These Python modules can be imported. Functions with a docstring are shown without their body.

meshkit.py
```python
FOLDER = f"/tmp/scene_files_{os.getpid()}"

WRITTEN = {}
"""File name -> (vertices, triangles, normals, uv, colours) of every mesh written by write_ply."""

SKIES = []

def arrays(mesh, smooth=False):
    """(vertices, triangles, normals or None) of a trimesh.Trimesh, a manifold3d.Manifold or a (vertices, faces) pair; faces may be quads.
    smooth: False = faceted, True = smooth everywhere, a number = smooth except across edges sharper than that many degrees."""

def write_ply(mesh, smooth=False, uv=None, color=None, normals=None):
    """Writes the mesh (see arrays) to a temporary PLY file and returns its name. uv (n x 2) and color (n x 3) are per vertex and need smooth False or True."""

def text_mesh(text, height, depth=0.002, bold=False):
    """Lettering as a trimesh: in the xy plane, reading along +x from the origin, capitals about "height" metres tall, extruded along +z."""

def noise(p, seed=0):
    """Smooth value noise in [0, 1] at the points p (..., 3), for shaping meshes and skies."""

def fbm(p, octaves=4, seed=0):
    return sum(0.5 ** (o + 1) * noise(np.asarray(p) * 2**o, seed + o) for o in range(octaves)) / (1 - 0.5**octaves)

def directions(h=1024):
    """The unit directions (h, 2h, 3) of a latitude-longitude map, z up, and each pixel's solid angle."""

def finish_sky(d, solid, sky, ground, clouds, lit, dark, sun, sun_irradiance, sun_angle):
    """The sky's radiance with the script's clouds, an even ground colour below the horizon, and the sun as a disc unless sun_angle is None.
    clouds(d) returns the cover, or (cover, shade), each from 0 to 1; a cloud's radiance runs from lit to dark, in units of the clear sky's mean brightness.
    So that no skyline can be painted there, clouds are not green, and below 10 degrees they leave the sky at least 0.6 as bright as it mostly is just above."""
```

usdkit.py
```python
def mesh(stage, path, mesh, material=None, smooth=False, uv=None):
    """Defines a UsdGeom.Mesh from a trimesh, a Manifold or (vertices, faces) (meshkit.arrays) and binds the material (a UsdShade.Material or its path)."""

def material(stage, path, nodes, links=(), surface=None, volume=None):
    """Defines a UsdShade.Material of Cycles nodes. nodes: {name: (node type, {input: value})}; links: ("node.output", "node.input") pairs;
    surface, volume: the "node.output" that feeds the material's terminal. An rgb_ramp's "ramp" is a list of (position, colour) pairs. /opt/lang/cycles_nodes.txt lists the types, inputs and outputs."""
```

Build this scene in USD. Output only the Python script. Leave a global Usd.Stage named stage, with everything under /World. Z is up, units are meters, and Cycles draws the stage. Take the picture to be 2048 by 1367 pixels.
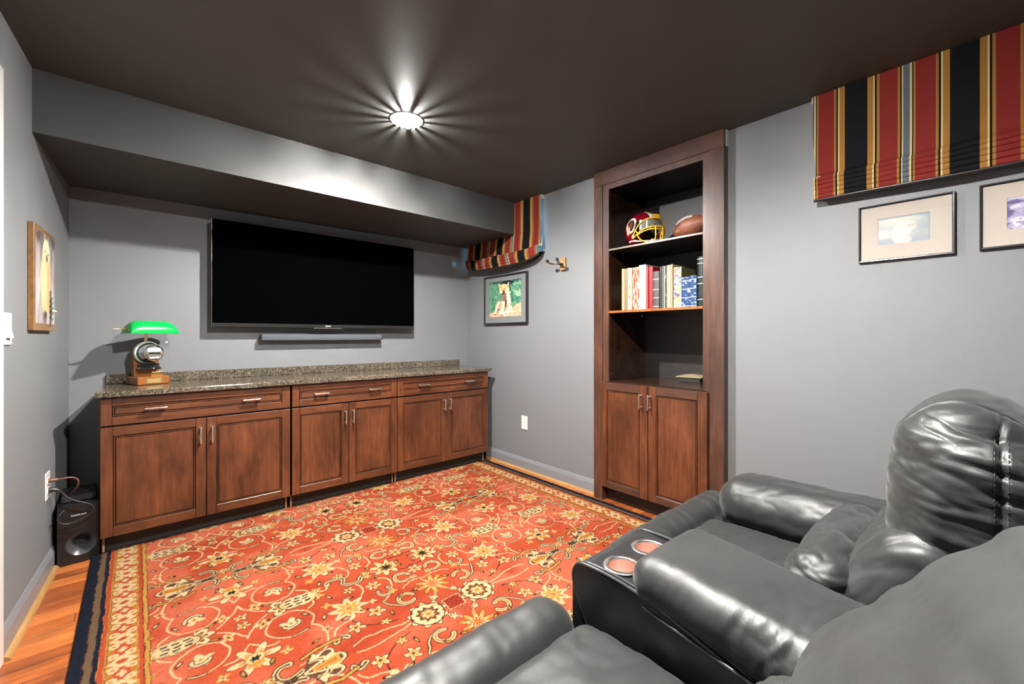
import math
import numpy as np, trimesh, manifold3d as m3, meshkit, usdkit
from shapely.geometry import Polygon, box as sbox
from pxr import Usd, UsdGeom, UsdLux, UsdShade, Sdf, Gf, Vt

stage = Usd.Stage.CreateInMemory()
UsdGeom.SetStageUpAxis(stage, 'Z'); UsdGeom.SetStageMetersPerUnit(stage, 1.0)
UsdGeom.Xform.Define(stage, '/World'); UsdGeom.Scope.Define(stage, '/World/Looks')
rng = np.random.default_rng(7)
PI = math.pi

# ---------------------------------------------------------------- camera, sky, lamps, exposure
EXPOSURE = 0.0
CAN_POWER = 22000.0          # emission of the recessed lamps' lenses
DAY = 420.0                 # daylight outside the two basement windows
cam = UsdGeom.Camera.Define(stage, '/World/camera')
cam.AddTranslateOp().Set((0, 0, 1.21)); cam.AddRotateXYZOp().Set((90, 0, -41.45))
cam.CreateHorizontalApertureAttr(36.0); cam.CreateFocalLengthAttr(848 / 2048 * 36)
cam.CreateVerticalApertureOffsetAttr(-11.5 / 2048 * 36)
cam.CreateClippingRangeAttr((0.02, 100))
cam.CreateExposureAttr(EXPOSURE)
dome = UsdLux.DomeLight.Define(stage, '/World/sky_light')
dome.CreateColorAttr((0.30, 0.72, 1.0)); dome.CreateIntensityAttr(DAY)

CEIL = 2.43; WR = 2.631; WB = 3.69; WF = -1.3; SOF_Y = 2.89
wl = lambda y: -0.5388 + 0.062 * y            # the left wall runs a little out of square
CANS = [(1.14, 2.19), (.82, 0.62)]

# ---------------------------------------------------------------- helpers
used = {}
def numbered(parent, name):
    k = used.get((parent, name), 0); used[(parent, name)] = k + 1
    return f'{parent}/{name}' + (f'_{k:03d}' if k else '')

def tag(prim, label=None, cat=None, group=None, kind=None):
    for k, v in (('label', label), ('category', cat), ('group', group), ('kind', kind)):
        if v: prim.SetCustomDataByKey(k, v)
    return prim

class Thing:
    """An Xform directly under /World, at the thing's base; parts are given in world coordinates."""
    def __init__(s, name, base=(0, 0, 0), label=None, cat=None, group=None, kind=None):
        s.base = np.array(base, float); s.path = numbered('/World', name)
        x = UsdGeom.Xform.Define(stage, s.path); x.AddTranslateOp().Set(Gf.Vec3d(*map(float, base)))
        s.prim = tag(x.GetPrim(), label, cat, group, kind)
    def part(s, name, mesh, mat, parent=None, smooth=False, col=None, label=None, kind=None):
        path = numbered(parent or s.path, name)
        v, f, n = meshkit.arrays(mesh, smooth if col is None else True)
        m = usdkit.mesh(stage, path, (v - s.base, f), LOOK[mat])
        if n is not None:
            m.CreateNormalsAttr(Vt.Vec3fArray.FromNumpy(n.astype(np.float32))); m.SetNormalsInterpolation('vertex')
        if col is not None:
            UsdGeom.PrimvarsAPI(m).CreatePrimvar('Col', Sdf.ValueTypeNames.Color3fArray, 'vertex').Set(Vt.Vec3fArray.FromNumpy(np.asarray(col, np.float32)))
        tag(m.GetPrim(), label, kind=kind)
        return path

def solo(name, mesh, mat, label, cat, base=(0, 0, 0), smooth=False, group=None, kind=None, col=None):
    t = Thing(name, base, label, cat, group, kind); t.part('body', mesh, mat, smooth=smooth, col=col); return t

def srgb(r, g, b):
    c = np.array([r, g, b], float) / 255
    return tuple(.62 * np.where(c <= .04045, c / 12.92, ((c + .055) / 1.055) ** 2.4))

def cat_(*ms): return trimesh.util.concatenate([tm(m) for m in ms])
def tm(m):
    v, f, _ = meshkit.arrays(m); return trimesh.Trimesh(v, f, process=False)
def box(x0, y0, z0, x1, y1, z1, c=0.0):
    """A box with chamfered edges."""
    lo, hi = np.minimum((x0, y0, z0), (x1, y1, z1)), np.maximum((x0, y0, z0), (x1, y1, z1))
    c = min(c, (hi - lo).min() * .45)
    if c <= 0:
        b = trimesh.creation.box(hi - lo); b.apply_translation((lo + hi) / 2); return b
    pts = []
    for k in range(3):
        l, h = lo + c, hi - c; l[k], h[k] = lo[k], hi[k]
        pts += [(x, y, z) for x in (l[0], h[0]) for y in (l[1], h[1]) for z in (l[2], h[2])]
    return trimesh.convex.convex_hull(np.array(pts))
def prism(poly, lo, hi, axis='z'):
    """A shapely polygon (or a list of points) extruded along axis; poly coordinates: z->(x,y), x->(y,z), y->(x,z)."""
    p = poly if hasattr(poly, 'exterior') else Polygon(poly)
    e = trimesh.creation.extrude_polygon(p, hi - lo, engine='earcut'); v = np.array(e.vertices); v[:, 2] += lo
    f = np.array(e.faces)
    if axis == 'x': v = v[:, [2, 0, 1]]
    if axis == 'y': v = v[:, [0, 2, 1]]; f = f[:, ::-1]
    return trimesh.Trimesh(v, f, process=False)
def man(m):
    m = tm(m)
    if m.volume < 0: m.invert()
    m.merge_vertices(digits_vertex=7)
    return m3.Manifold(m3.Mesh(np.asarray(m.vertices, np.float32), np.asarray(m.faces, np.uint32)))
def uni(*ms):
    r = man(ms[0])
    for x in ms[1:]: r = r + man(x)
    return r
def tube(pts, r, sides=10, closed=False, caps=True, spline=0):
    p = np.asarray(pts, float)
    if spline:
        from scipy.interpolate import CubicSpline
        q = np.vstack([p, p[:1]]) if closed else p
        d = np.r_[0, np.cumsum(np.linalg.norm(np.diff(q, axis=0), axis=1))]
        cs = CubicSpline(d, q, bc_type='periodic' if closed else 'not-a-knot')
        p = cs(np.linspace(0, d[-1], spline + (1 if closed else 0)))
        if closed: p = p[:-1]
    n = len(p)
    t = (np.roll(p, -1, 0) - np.roll(p, 1, 0)) if closed else np.gradient(p, axis=0)
    t /= np.linalg.norm(t, axis=1, keepdims=True) + 1e-12
    a = np.zeros_like(p); ref = np.array([0, 0, 1.]) if abs(t[0][2]) < .9 else np.array([1., 0, 0])
    for i in range(n):
        ref = ref - t[i] * (ref @ t[i]); ref /= np.linalg.norm(ref) + 1e-12; a[i] = ref
    b = np.cross(t, a); ang = np.arange(sides) * 2 * PI / sides
    rr = np.broadcast_to(np.asarray(r, float), (n,))
    v = (p[:, None] + rr[:, None, None] * (np.cos(ang)[None, :, None] * a[:, None] + np.sin(ang)[None, :, None] * b[:, None])).reshape(-1, 3)
    f = []
    for i in range(n if closed else n - 1):
        j = (i + 1) % n
        for k in range(sides):
            l = (k + 1) % sides
            f += [(i * sides + k, i * sides + l, j * sides + l), (i * sides + k, j * sides + l, j * sides + k)]
    if caps and not closed:
        v = np.vstack([v, p[0], p[-1]]); c0, c1 = len(v) - 2, len(v) - 1
        for k in range(sides):
            l = (k + 1) % sides
            f += [(c0, l, k), (c1, (n - 1) * sides + k, (n - 1) * sides + l)]
    return trimesh.Trimesh(v, f, process=False)
def lathe(prof, n=40):
    """Profile [(r, z)] turned about z."""
    p = np.asarray(prof, float); ang = np.arange(n) * 2 * PI / n
    v = np.stack([p[:, None, 0] * np.cos(ang), p[:, None, 0] * np.sin(ang), np.broadcast_to(p[:, None, 1], (len(p), n))], -1).reshape(-1, 3)
    i, j = np.meshgrid(np.arange(len(p) - 1), np.arange(n), indexing='ij'); k = (j + 1) % n
    q = np.stack([i * n + j, i * n + k, (i + 1) * n + k, (i + 1) * n + j], -1).reshape(-1, 4)
    return trimesh.Trimesh(v, np.vstack([q[:, [0, 1, 2]], q[:, [0, 2, 3]]]), process=False)
def move(m, t=(0, 0, 0), rx=0, ry=0, rz=0, s=1.0):
    m = tm(m); v = np.array(m.vertices) * s
    for ax, a in (((1, 0, 0), rx), ((0, 1, 0), ry), ((0, 0, 1), rz)):
        if a: v = v @ trimesh.transformations.rotation_matrix(math.radians(a), ax)[:3, :3].T
    return trimesh.Trimesh(v + np.asarray(t, float), m.faces, process=False)
def frame_map(m, o, X, Y, Z):
    """Maps local axes to X, Y, Z at o."""
    m = tm(m); v = np.array(m.vertices)
    M = np.array([X, Y, Z], float); f = np.array(m.faces)
    if np.linalg.det(M) < 0: f = f[:, ::-1]
    return trimesh.Trimesh(v @ M + np.asarray(o, float), f, process=False)
def gridmesh(nu, nv):
    i, j = np.meshgrid(np.arange(nv - 1), np.arange(nu - 1), indexing='ij'); a = i * nu + j
    return np.vstack([np.stack([a, a + 1, a + nu + 1], -1).reshape(-1, 3), np.stack([a, a + nu + 1, a + nu], -1).reshape(-1, 3)])
def sheet(o, U, V, nu, nv, fn=None):
    """A flat sheet o + u U + v V, u and v from 0 to 1, with colours fn(u, v)."""
    u, v = np.meshgrid(np.linspace(0, 1, nu), np.linspace(0, 1, nv)); u, v = u.ravel(), v.ravel()
    p = np.asarray(o, float) + u[:, None] * np.asarray(U, float) + v[:, None] * np.asarray(V, float)
    return trimesh.Trimesh(p, gridmesh(nu, nv), process=False), (fn(u, v) if fn else None)
def cushion(size, r, n=0.012):
    """A rounded box of an even fine mesh about the origin."""
    h = np.asarray(size, float) / 2; P, Q, off = [], [], 0
    r = min(r, h.min() * .999)
    for ax in range(3):
        a, b = [k for k in range(3) if k != ax]
        na, nb = max(4, int(2 * h[a] / n)), max(4, int(2 * h[b] / n))
        for sg in (-1, 1):
            u, v = np.meshgrid(np.linspace(-1, 1, na + 1), np.linspace(-1, 1, nb + 1))
            p = np.zeros((u.size, 3)); p[:, a], p[:, b], p[:, ax] = u.ravel() * h[a], v.ravel() * h[b], sg * h[ax]
            f = gridmesh(na + 1, nb + 1)
            e = np.eye(3); flip = np.cross(e[a], e[b])[ax] * sg < 0
            P.append(p); Q.append((f[:, ::-1] if flip else f) + off); off += len(p)
    P, Q = np.vstack(P), np.vstack(Q)
    c = np.clip(P, -(h - r), h - r); d = P - c; d /= np.linalg.norm(d, axis=1, keepdims=True) + 1e-12
    m = trimesh.Trimesh(c + r * d, Q, process=False); m.merge_vertices(digits_vertex=6)
    return m
def vnorm(v, f):
    n = np.zeros_like(v); fn = np.cross(v[f[:, 1]] - v[f[:, 0]], v[f[:, 2]] - v[f[:, 0]])
    for k in range(3): np.add.at(n, f[:, k], fn)
    return n / (np.linalg.norm(n, axis=1, keepdims=True) + 1e-12)
def sm(a, b, x):
    t = np.clip((x - a) / (b - a), 0, 1); return t * t * (3 - 2 * t)
def rotm(ax, deg): return trimesh.transformations.rotation_matrix(math.radians(deg), ax)[:3, :3]

# ---------------------------------------------------------------- materials
LOOK = {}
def mk(name, nodes, links, surface='p.BSDF'):
    LOOK[name] = usdkit.material(stage, '/World/Looks/' + name, nodes, links, surface=surface)
def plain(name, color, rough=.5, metal=0.0, spec=.5, bump=None, coat=0, mottled=None, **kw):
    """bump = (scale, strength, distance); mottled = (scale, amount)."""
    n = {'p': ('principled_bsdf', dict(base_color=color, roughness=rough, metallic=metal, specular_ior_level=spec, coat_weight=coat, **kw))}; l = []
    if bump or mottled: n['g'] = ('geometry', {})
    if bump:
        n['n'] = ('noise_texture', dict(scale=bump[0], detail=4.0)); n['b'] = ('bump', dict(strength=bump[1], distance=bump[2]))
        l += [('g.position', 'n.vector'), ('n.fac', 'b.height'), ('b.normal', 'p.normal')]
    if mottled:
        c = np.array(color); n['m'] = ('noise_texture', dict(scale=mottled[0], detail=5.0))
        n['r'] = ('rgb_ramp', dict(ramp=[(.3, tuple(c * (1 - mottled[1]))), (.7, tuple(np.minimum(c * (1 + mottled[1]), 1)))]))
        l += [('g.position', 'm.vector'), ('m.fac', 'r.fac'), ('r.color', 'p.base_color')]
    mk(name, n, l)
def wood(name, scale, dark, light, rough=.35, blotch=5.0, blo=.45, fine=1.0, coat=.15):
    d, li = np.array(dark), np.array(light)
    mk(name, {'g': ('geometry', {}), 'm': ('mapping', dict(scale=scale)), 'n': ('noise_texture', dict(scale=fine, detail=7.0, roughness=.62, distortion=.6)),
              'r': ('rgb_ramp', dict(ramp=[(.25, tuple(d)), (.5, tuple((d + li) / 2)), (.75, tuple(li))])),
              'm2': ('mapping', dict(scale=tuple(np.where(np.array(scale) > 20, 1.0, .45)))),
              'n2': ('noise_texture', dict(scale=blotch, detail=4.0, roughness=.6, distortion=.8)),
              'r2': ('rgb_ramp', dict(ramp=[(.32, (1 - blo,) * 3), (.66, (1 + blo * .45,) * 3)])),
              'x': ('mix_color', dict(blend_type='multiply', fac=1.0, use_clamp=False)),
              'b': ('bump', dict(strength=.12, distance=.002)), 'p': ('principled_bsdf', dict(roughness=rough, coat_weight=coat, coat_roughness=.25))},
       [('g.position', 'm.vector'), ('m.vector', 'n.vector'), ('n.fac', 'r.fac'), ('g.position', 'm2.vector'), ('m2.vector', 'n2.vector'), ('n2.fac', 'r2.fac'),
        ('r.color', 'x.a'), ('r2.color', 'x.b'), ('x.result', 'p.base_color'), ('n.fac', 'b.height'), ('b.normal', 'p.normal')])
def printed(name, rough=.5, spec=.3, bump=None):
    n = {'a': ('attribute', dict(attribute='Col')), 'p': ('principled_bsdf', dict(roughness=rough, specular_ior_level=spec))}; l = [('a.color', 'p.base_color')]
    if bump:
        n['g'] = ('geometry', {}); n['n'] = ('noise_texture', dict(scale=bump[0], detail=3.0)); n['b'] = ('bump', dict(strength=bump[1], distance=bump[2]))
        l += [('g.position', 'n.vector'), ('n.fac', 'b.height'), ('b.normal', 'p.normal')]
    mk(name, n, l)

plain('wall_paint', (.1235, .1275, .1325), .55, bump=(260, .10, .002), mottled=(1.3, .03))
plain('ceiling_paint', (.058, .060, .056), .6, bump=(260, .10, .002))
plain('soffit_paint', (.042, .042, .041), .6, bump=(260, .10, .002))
plain('trim_grey', (.150, .154, .164), .32, bump=(60, .04, .002))
plain('white_trim', (0.4747, 0.4628, 0.4391), .3)
plain('white_plastic', (.52, .505, .48), .3)
plain('dark_slot', (.01, .01, .01), .6)
DK, LT = (.044, .0120, .0045), (.120, .0385, .0140)
wood('cabinet_wood', (55, 55, 5), DK, LT, blo=.55, blotch=4.0)                       # upright grain
wood('cabinet_wood_rail', (5, 55, 55), DK, LT, blo=.5)                  # grain along x
wood('bookcase_wood', (55, 55, 5), (.030, .0115, .0075), (.082, .034, .0205))
wood('bookcase_wood_rail', (55, 5, 55), (.030, .0115, .0075), (.082, .034, .0205))
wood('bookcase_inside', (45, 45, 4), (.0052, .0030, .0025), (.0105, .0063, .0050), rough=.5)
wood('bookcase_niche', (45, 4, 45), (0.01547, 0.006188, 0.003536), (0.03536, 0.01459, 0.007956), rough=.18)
wood('shelf_edge', (50, 5, 50), (0.0975, 0.06825, 0.05363), (0.1463, 0.1073, 0.08288), blo=.2)
plain('glaze', (.010, .005, .004), .4)
plain('toe_black', (0.004, 0.0036, 0.0032), .5)
plain('toe_strip', (0.015, 0.015, 0.014), .5)
wood('ply_edge', (50, 50, 6), (0.3359, 0.2016, 0.09238), (0.5206, 0.3526, 0.1848), blo=.2)
wood('oak_shoe_x', (60, 3, 60), (0.2298, 0.1105, 0.03315), (0.3448, 0.1989, 0.07514), blo=.15)
wood('honey_wood', (35, 35, 4), (.155, .046, .008), (.26, .092, .019), blo=.2, rough=.3)
wood('pine_wood', (40, 40, 5), (0.221, 0.1193, 0.0442), (0.3271, 0.2033, 0.0884), blo=.2)
wood('plaque_wood', (40, 5, 40), (0.1193, 0.04862, 0.01326), (0.221, 0.1149, 0.03536), blo=.3)
plain('nickel', (.72, .68, .62), .26, 1.0)
plain('steel', (.80, .79, .77), .22, 1.0)
plain('brass', (.78, .56, .24), .25, 1.0)
plain('cup_copper', (.88, .66, .60), .36, 1.0)
plain('gun_metal', (.05, .045, .04), .35, .6)
plain('bronze', (.32, .27, .20), .3, 1.0)
plain('tv_glass', (.0006, .0006, .0007), .9, spec=0.0)
plain('tv_bezel', (.012, .012, .012), .18, spec=.5)
plain('tv_edge', (.45, .45, .45), .3, 1.0)
plain('silver_print', (.75, .75, .75), .35, .4)
plain('soundbar_cloth', (0.0527, 0.0589, 0.0682), .75, bump=(900, .6, .003), mottled=(420, .5))
plain('black_plastic', (.012, .012, .012), .4)
plain('black_gloss', (.014, .014, .014), .16)
plain('sub_vinyl', (.0035, .0034, .0034), .42, mottled=(30, .2))
plain('horn_grey', (.035, .035, .036), .28)
plain('cable_grey', (.018, .018, .018), .4)
plain('cable_black', (.012, .012, .012), .4)
plain('cable_brown', (.10, .04, .025), .4)
plain('frame_black', (.012, .012, .014), .25, coat=.4)
plain('mat_board', (.36, .318, .278), .8)
plain('mat_grey', (0.1105, 0.1166, 0.1187), .8, mottled=(250, .15))
plain('pages', (0.3192, 0.2864, 0.2251), .8, mottled=(200, .1))
printed('print_photo', .35); printed('print_helmet', .12, .5); printed('print_book', .5)
printed('rug_pile', .95, .05, bump=(900, .5, .004))
plain('mask_gold', (.83, .42, .012), .25)
plain('strap_white', (0.3192, 0.3151, 0.3028), .4)
plain('football_leather', (0.1878, 0.05913, 0.0313), .45, bump=(500, .45, .002), mottled=(14, .15))
plain('lace_white', (0.4521, 0.4362, 0.4043), .6)
plain('ink_black', (.015, .012, .012), .5)
plain('ink_gold', (.50, .34, .13), .4)
plain('glass_green', (.002, .27, .048), .16)
plain('opal_white', (0.496, 0.5084, 0.4712), .3)
plain('meter_grey', (.42, .52, .48), .35)
plain('meter_silver', (.66, .63, .55), .22, .9)
plain('dial_white', (.80, .80, .78), .4)
plain('bakelite', (.012, .011, .012), .25)
plain('black_cloth', (.01, .01, .012), .8, spec=.1); plain('lining_white', (.75, .75, .73), .8); plain('sprig_green', (.05, .07, .035), .6)
plain('sprig_cream', (.75, .62, .40), .6)
mk('clear_glass', {'f': ('fresnel', dict(IOR=1.45)), 't': ('transparent_bsdf', {}), 'g': ('glossy_bsdf', dict(roughness=.02, color=(1, 1, 1))), 'x': ('mix_closure', {})},
   [('f.fac', 'x.fac'), ('t.BSDF', 'x.closure1'), ('g.BSDF', 'x.closure2')], surface='x.closure')
mk('visor_tint', {'t': ('transparent_bsdf', dict(color=(.55, .56, .50))), 'g': ('principled_bsdf', dict(base_color=(.22, .22, .19), roughness=.12)), 'x': ('mix_closure', dict(fac=.6))},
   [('t.BSDF', 'x.closure1'), ('g.BSDF', 'x.closure2')], surface='x.closure')
mk('lamp_core', {'e': ('emission', dict(color=(1, .97, .93), strength=CAN_POWER * 1.1))}, [], surface='e.emission')
mk('lamp_rib', {'e': ('emission', dict(color=(1, .97, .93), strength=9.0))}, [], surface='e.emission')
mk('lamp_lens', {'e': ('emission', dict(color=(1, .955, .90), strength=CAN_POWER))}, [], surface='e.emission')
# granite: crystals of several sizes
mk('granite', {'g': ('geometry', {}), 'v': ('voronoi_texture', dict(scale=150.0)), 'v2': ('voronoi_texture', dict(scale=330.0)), 's': ('separate_color', {}), 's2': ('separate_color', {}),
    'r': ('rgb_ramp', dict(interpolate=False, ramp=[(0, (0.008316, 0.008316, 0.007392)), (.24, (0.04389, 0.03927, 0.03003)), (.45, (0.09702, 0.07623, 0.05313)), (.62, (0.1386, 0.1155, 0.08316)), (.80, (0.06468, 0.0462, 0.03465)), (.9, (0.194, 0.1756, 0.1432))])),
    'r2': ('rgb_ramp', dict(interpolate=False, ramp=[(0, (0.01386, 0.01386, 0.01294)), (.3, (0.07854, 0.0693, 0.05082)), (.6, (0.1294, 0.1109, 0.08316)), (.85, (0.0462, 0.04158, 0.03234))])),
    'n': ('noise_texture', dict(scale=9.0, detail=3.0)), 'x': ('mix_color', dict(fac=.45)), 'x2': ('mix_color', dict(blend_type='multiply', fac=1.0, use_clamp=False)),
    'r3': ('rgb_ramp', dict(ramp=[(.3, (.75, .75, .75)), (.7, (1.2, 1.15, 1.1))])), 'p': ('principled_bsdf', dict(roughness=.10, specular_ior_level=.5))},
   [('g.position', 'v.vector'), ('g.position', 'v2.vector'), ('v.color', 's.color'), ('v2.color', 's2.color'), ('s.r', 'r.fac'), ('s2.g', 'r2.fac'), ('r.color', 'x.a'), ('r2.color', 'x.b'),
    ('g.position', 'n.vector'), ('n.fac', 'r3.fac'), ('x.result', 'x2.a'), ('r3.color', 'x2.b'), ('x2.result', 'p.base_color')])
def leather(name, col, rough, grain=.25):
    mk(name, {'g': ('geometry', {}), 'v': ('voronoi_texture', dict(scale=420.0)), 'n': ('noise_texture', dict(scale=26.0, detail=6.0, roughness=.6, distortion=.8)), 'a': ('math', dict(math_type='multiply_add', value2=.25)),
              'b': ('bump', dict(strength=grain, distance=.004)), 'n2': ('noise_texture', dict(scale=7.0, detail=5.0)), 'r': ('rgb_ramp', dict(ramp=[(.3, (rough - .05,) * 3), (.7, (rough + .07,) * 3)])),
              'n3': ('noise_texture', dict(scale=5.0, detail=6.0, roughness=.65)), 'r3': ('rgb_ramp', dict(ramp=[(.35, tuple(np.array(col) * .85)), (.72, tuple(np.array(col) * 1.25))])),
              'p': ('principled_bsdf', dict(specular_ior_level=.45, sheen_weight=.10, sheen_roughness=.42))},
       [('g.position', 'v.vector'), ('g.position', 'n.vector'), ('v.distance', 'a.value1'), ('n.fac', 'a.value3'), ('a.value', 'b.height'), ('b.normal', 'p.normal'),
        ('g.position', 'n2.vector'), ('n2.fac', 'r.fac'), ('r.color', 'p.roughness'), ('g.position', 'n3.vector'), ('n3.fac', 'r3.fac'), ('r3.color', 'p.base_color')])
leather('leather', (.0125, .0131, .0127), .46, .07)
leather('leather_panel', (.0065, .0070, .0085), .36, .04)
plain('piping', (.03, .03, .03), .25)
plain('thread', (.006, .006, .006), .6)
# striped shade cloth: the stripes follow the shade's own y axis, repeating every 0.356 m
NAVY, GOLD, CREAM, RED, BLUE = (.0024, .0024, .0036), (.205, .100, .021), (.42, .31, .145), (.128, .0125, .0105), (.060, .078, .100)
STR = [(0, NAVY), (.0425, GOLD), (.0635, CREAM), (.0695, NAVY), (.0765, GOLD), (.0855, RED), (.1485, GOLD), (.1560, NAVY), (.1605, CREAM), (.1665, BLUE), (.1885, CREAM), (.1935, NAVY), (.1985, GOLD),
       (.2075, RED), (.2695, GOLD), (.2795, NAVY), (.2865, CREAM), (.2925, GOLD), (.3135, NAVY)]
xs_ = (np.arange(256) + .5) / 256 * .356
tab = [STR[max(i for i, s in enumerate(STR) if s[0] <= x)][1] for x in xs_]
mk('stripe_cloth', {'t': ('texture_coordinate', {}), 's': ('separate_xyz', {}), 'd': ('math', dict(math_type='divide', value2=.356)), 'f': ('math', dict(math_type='fraction')),
    'r': ('rgb_ramp', dict(ramp=[(i / 255, c) for i, c in enumerate(tab)])), 'n': ('noise_texture', dict(scale=700.0, detail=2.0)), 'b': ('bump', dict(strength=.2, distance=.002)),
    'p': ('principled_bsdf', dict(roughness=.8, specular_ior_level=.12))},
   [('t.object', 's.vector'), ('s.y', 'd.value1'), ('d.value', 'f.value1'), ('f.value', 'r.fac'), ('r.color', 'p.base_color'), ('t.object', 'n.vector'), ('n.fac', 'b.height'), ('b.normal', 'p.normal')])
for i, (a, b) in enumerate((((0.156, 0.036, 0.0072), (0.408, 0.1104, 0.024)), ((0.204, 0.0504, 0.0108), (0.456, 0.1416, 0.0336)), ((0.102, 0.024, 0.006), (0.336, 0.0864, 0.0192)))):
    wood(f'floor_oak_{i}', (3, 42, 42), a, b, rough=.28, blo=.4)

# ---------------------------------------------------------------- the room
t = Thing('floor', (0, 0, 0), 'honey brown oak plank floor', kind='structure')
t.part('subfloor', box(-.75, WF - .1, -.08, 2.75, WB + .1, -.020), 'toe_black')
pw = .0825; row = 0; y = WF
while y < WB:
    y1 = min(y + pw, WB); x = -.72 - rng.uniform(0, .5)
    while x < 2.66:
        L = rng.uniform(.7, 1.5); x0, x1 = max(x, -.72), min(x + L, WR + .02)
        if x1 - x0 > .03: t.part('plank', box(x0 + .0008, y + .0006, -.020, x1 - .0008, y1 - .0006, rng.uniform(-.0006, 0), .0012), f'floor_oak_{rng.integers(3)}')
        x += L
    y += pw
t = Thing('ceiling', (0, 0, CEIL), 'dark grey painted ceiling with a boxed soffit along the television wall', kind='structure')
cp_ = sbox(-.75, WF - .1, WR + .14, WB + .12)
from shapely.geometry import Point
for cx, cy in CANS: cp_ = cp_.difference(Point(cx, cy).buffer(.0672, 24))
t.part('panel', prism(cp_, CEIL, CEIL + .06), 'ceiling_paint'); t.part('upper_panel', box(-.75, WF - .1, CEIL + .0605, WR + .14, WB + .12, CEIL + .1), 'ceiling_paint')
# the soffit's underside dips a little towards the far left corner
fp = [(wl(SOF_Y) - .02, SOF_Y, 2.140), (2.574, SOF_Y, 2.136), (2.574, 3.625, 2.140), (WR + .01, 3.625, 2.140), (WR + .01, WB + .01, 2.140), (wl(WB) - .02, WB + .01, 2.118)]
top = [(a, b, CEIL + .01) for a, b, _ in fp]
tri = [(0, 5, 1), (1, 5, 2), (2, 5, 3), (3, 5, 4)]
fs = [tuple(x) for x in tri] + [(c + 6, b + 6, a + 6) for a, b, c in tri]
for i in range(6):
    j = (i + 1) % 6; fs += [(i, j, j + 6), (i, j + 6, i + 6)]
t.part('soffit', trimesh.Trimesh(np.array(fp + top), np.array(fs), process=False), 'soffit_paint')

WIN = [(.40, -.30, 1.98, 2.37), (3.56, 2.62, 1.93, 2.37)]          # y high, y low, z low, z high
poly = sbox(WF - .1, -.05, WB + .1, CEIL + .02)
for yh_, yl_, z0, z1 in WIN: poly = poly.difference(sbox(yl_, z0, yh_, z1))
poly = poly.difference(sbox(1.052, -.06, 1.972, CEIL + .03))
wr = Thing('wall_right', (WR, 0, 0), 'grey wall with two high windows and a built-in bookcase', kind='structure')
for g in getattr(poly, 'geoms', [poly]): wr.part('panel', prism(g, WR, WR + .12, 'x'), 'wall_paint')
for a in ((1.03, 1.052), (1.972, 1.994)): wr.part('alcove_side', box(WR + .12, a[0], -.06, 3.15, a[1], CEIL + .02), 'wall_paint')
wr.part('alcove_back', box(3.125, 1.0525, -.06, 3.15, 1.9715, CEIL + .02), 'wall_paint')
wr.part('alcove_floor', box(WR + .021, 1.0525, -.06, 3.1245, 1.9715, -.001), 'toe_black')
wr.part('alcove_ceiling', box(WR + .1405, 1.0525, CEIL, 3.1245, 1.9715, CEIL + .02), 'ceiling_paint')
t = Thing('wall_back', (0, WB, 0), 'grey wall behind the television', kind='structure')
t.part('panel', box(-.6, WB, -.05, WR + .12, WB + .12, CEIL + .02), 'wall_paint')
t = Thing('wall_left', (wl(0), 0, 0), 'grey wall with the owl plaque', kind='structure')
t.part('panel', prism([(wl(WF - .1), WF - .1), (wl(WB + .02), WB + .02), (wl(WB + .02) - .12, WB + .02), (wl(WF - .1) - .12, WF - .1)], -.05, CEIL + .02), 'wall_paint')
t = Thing('wall_front', (0, WF, 0), 'plain grey wall behind the sofa', kind='structure')
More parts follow.
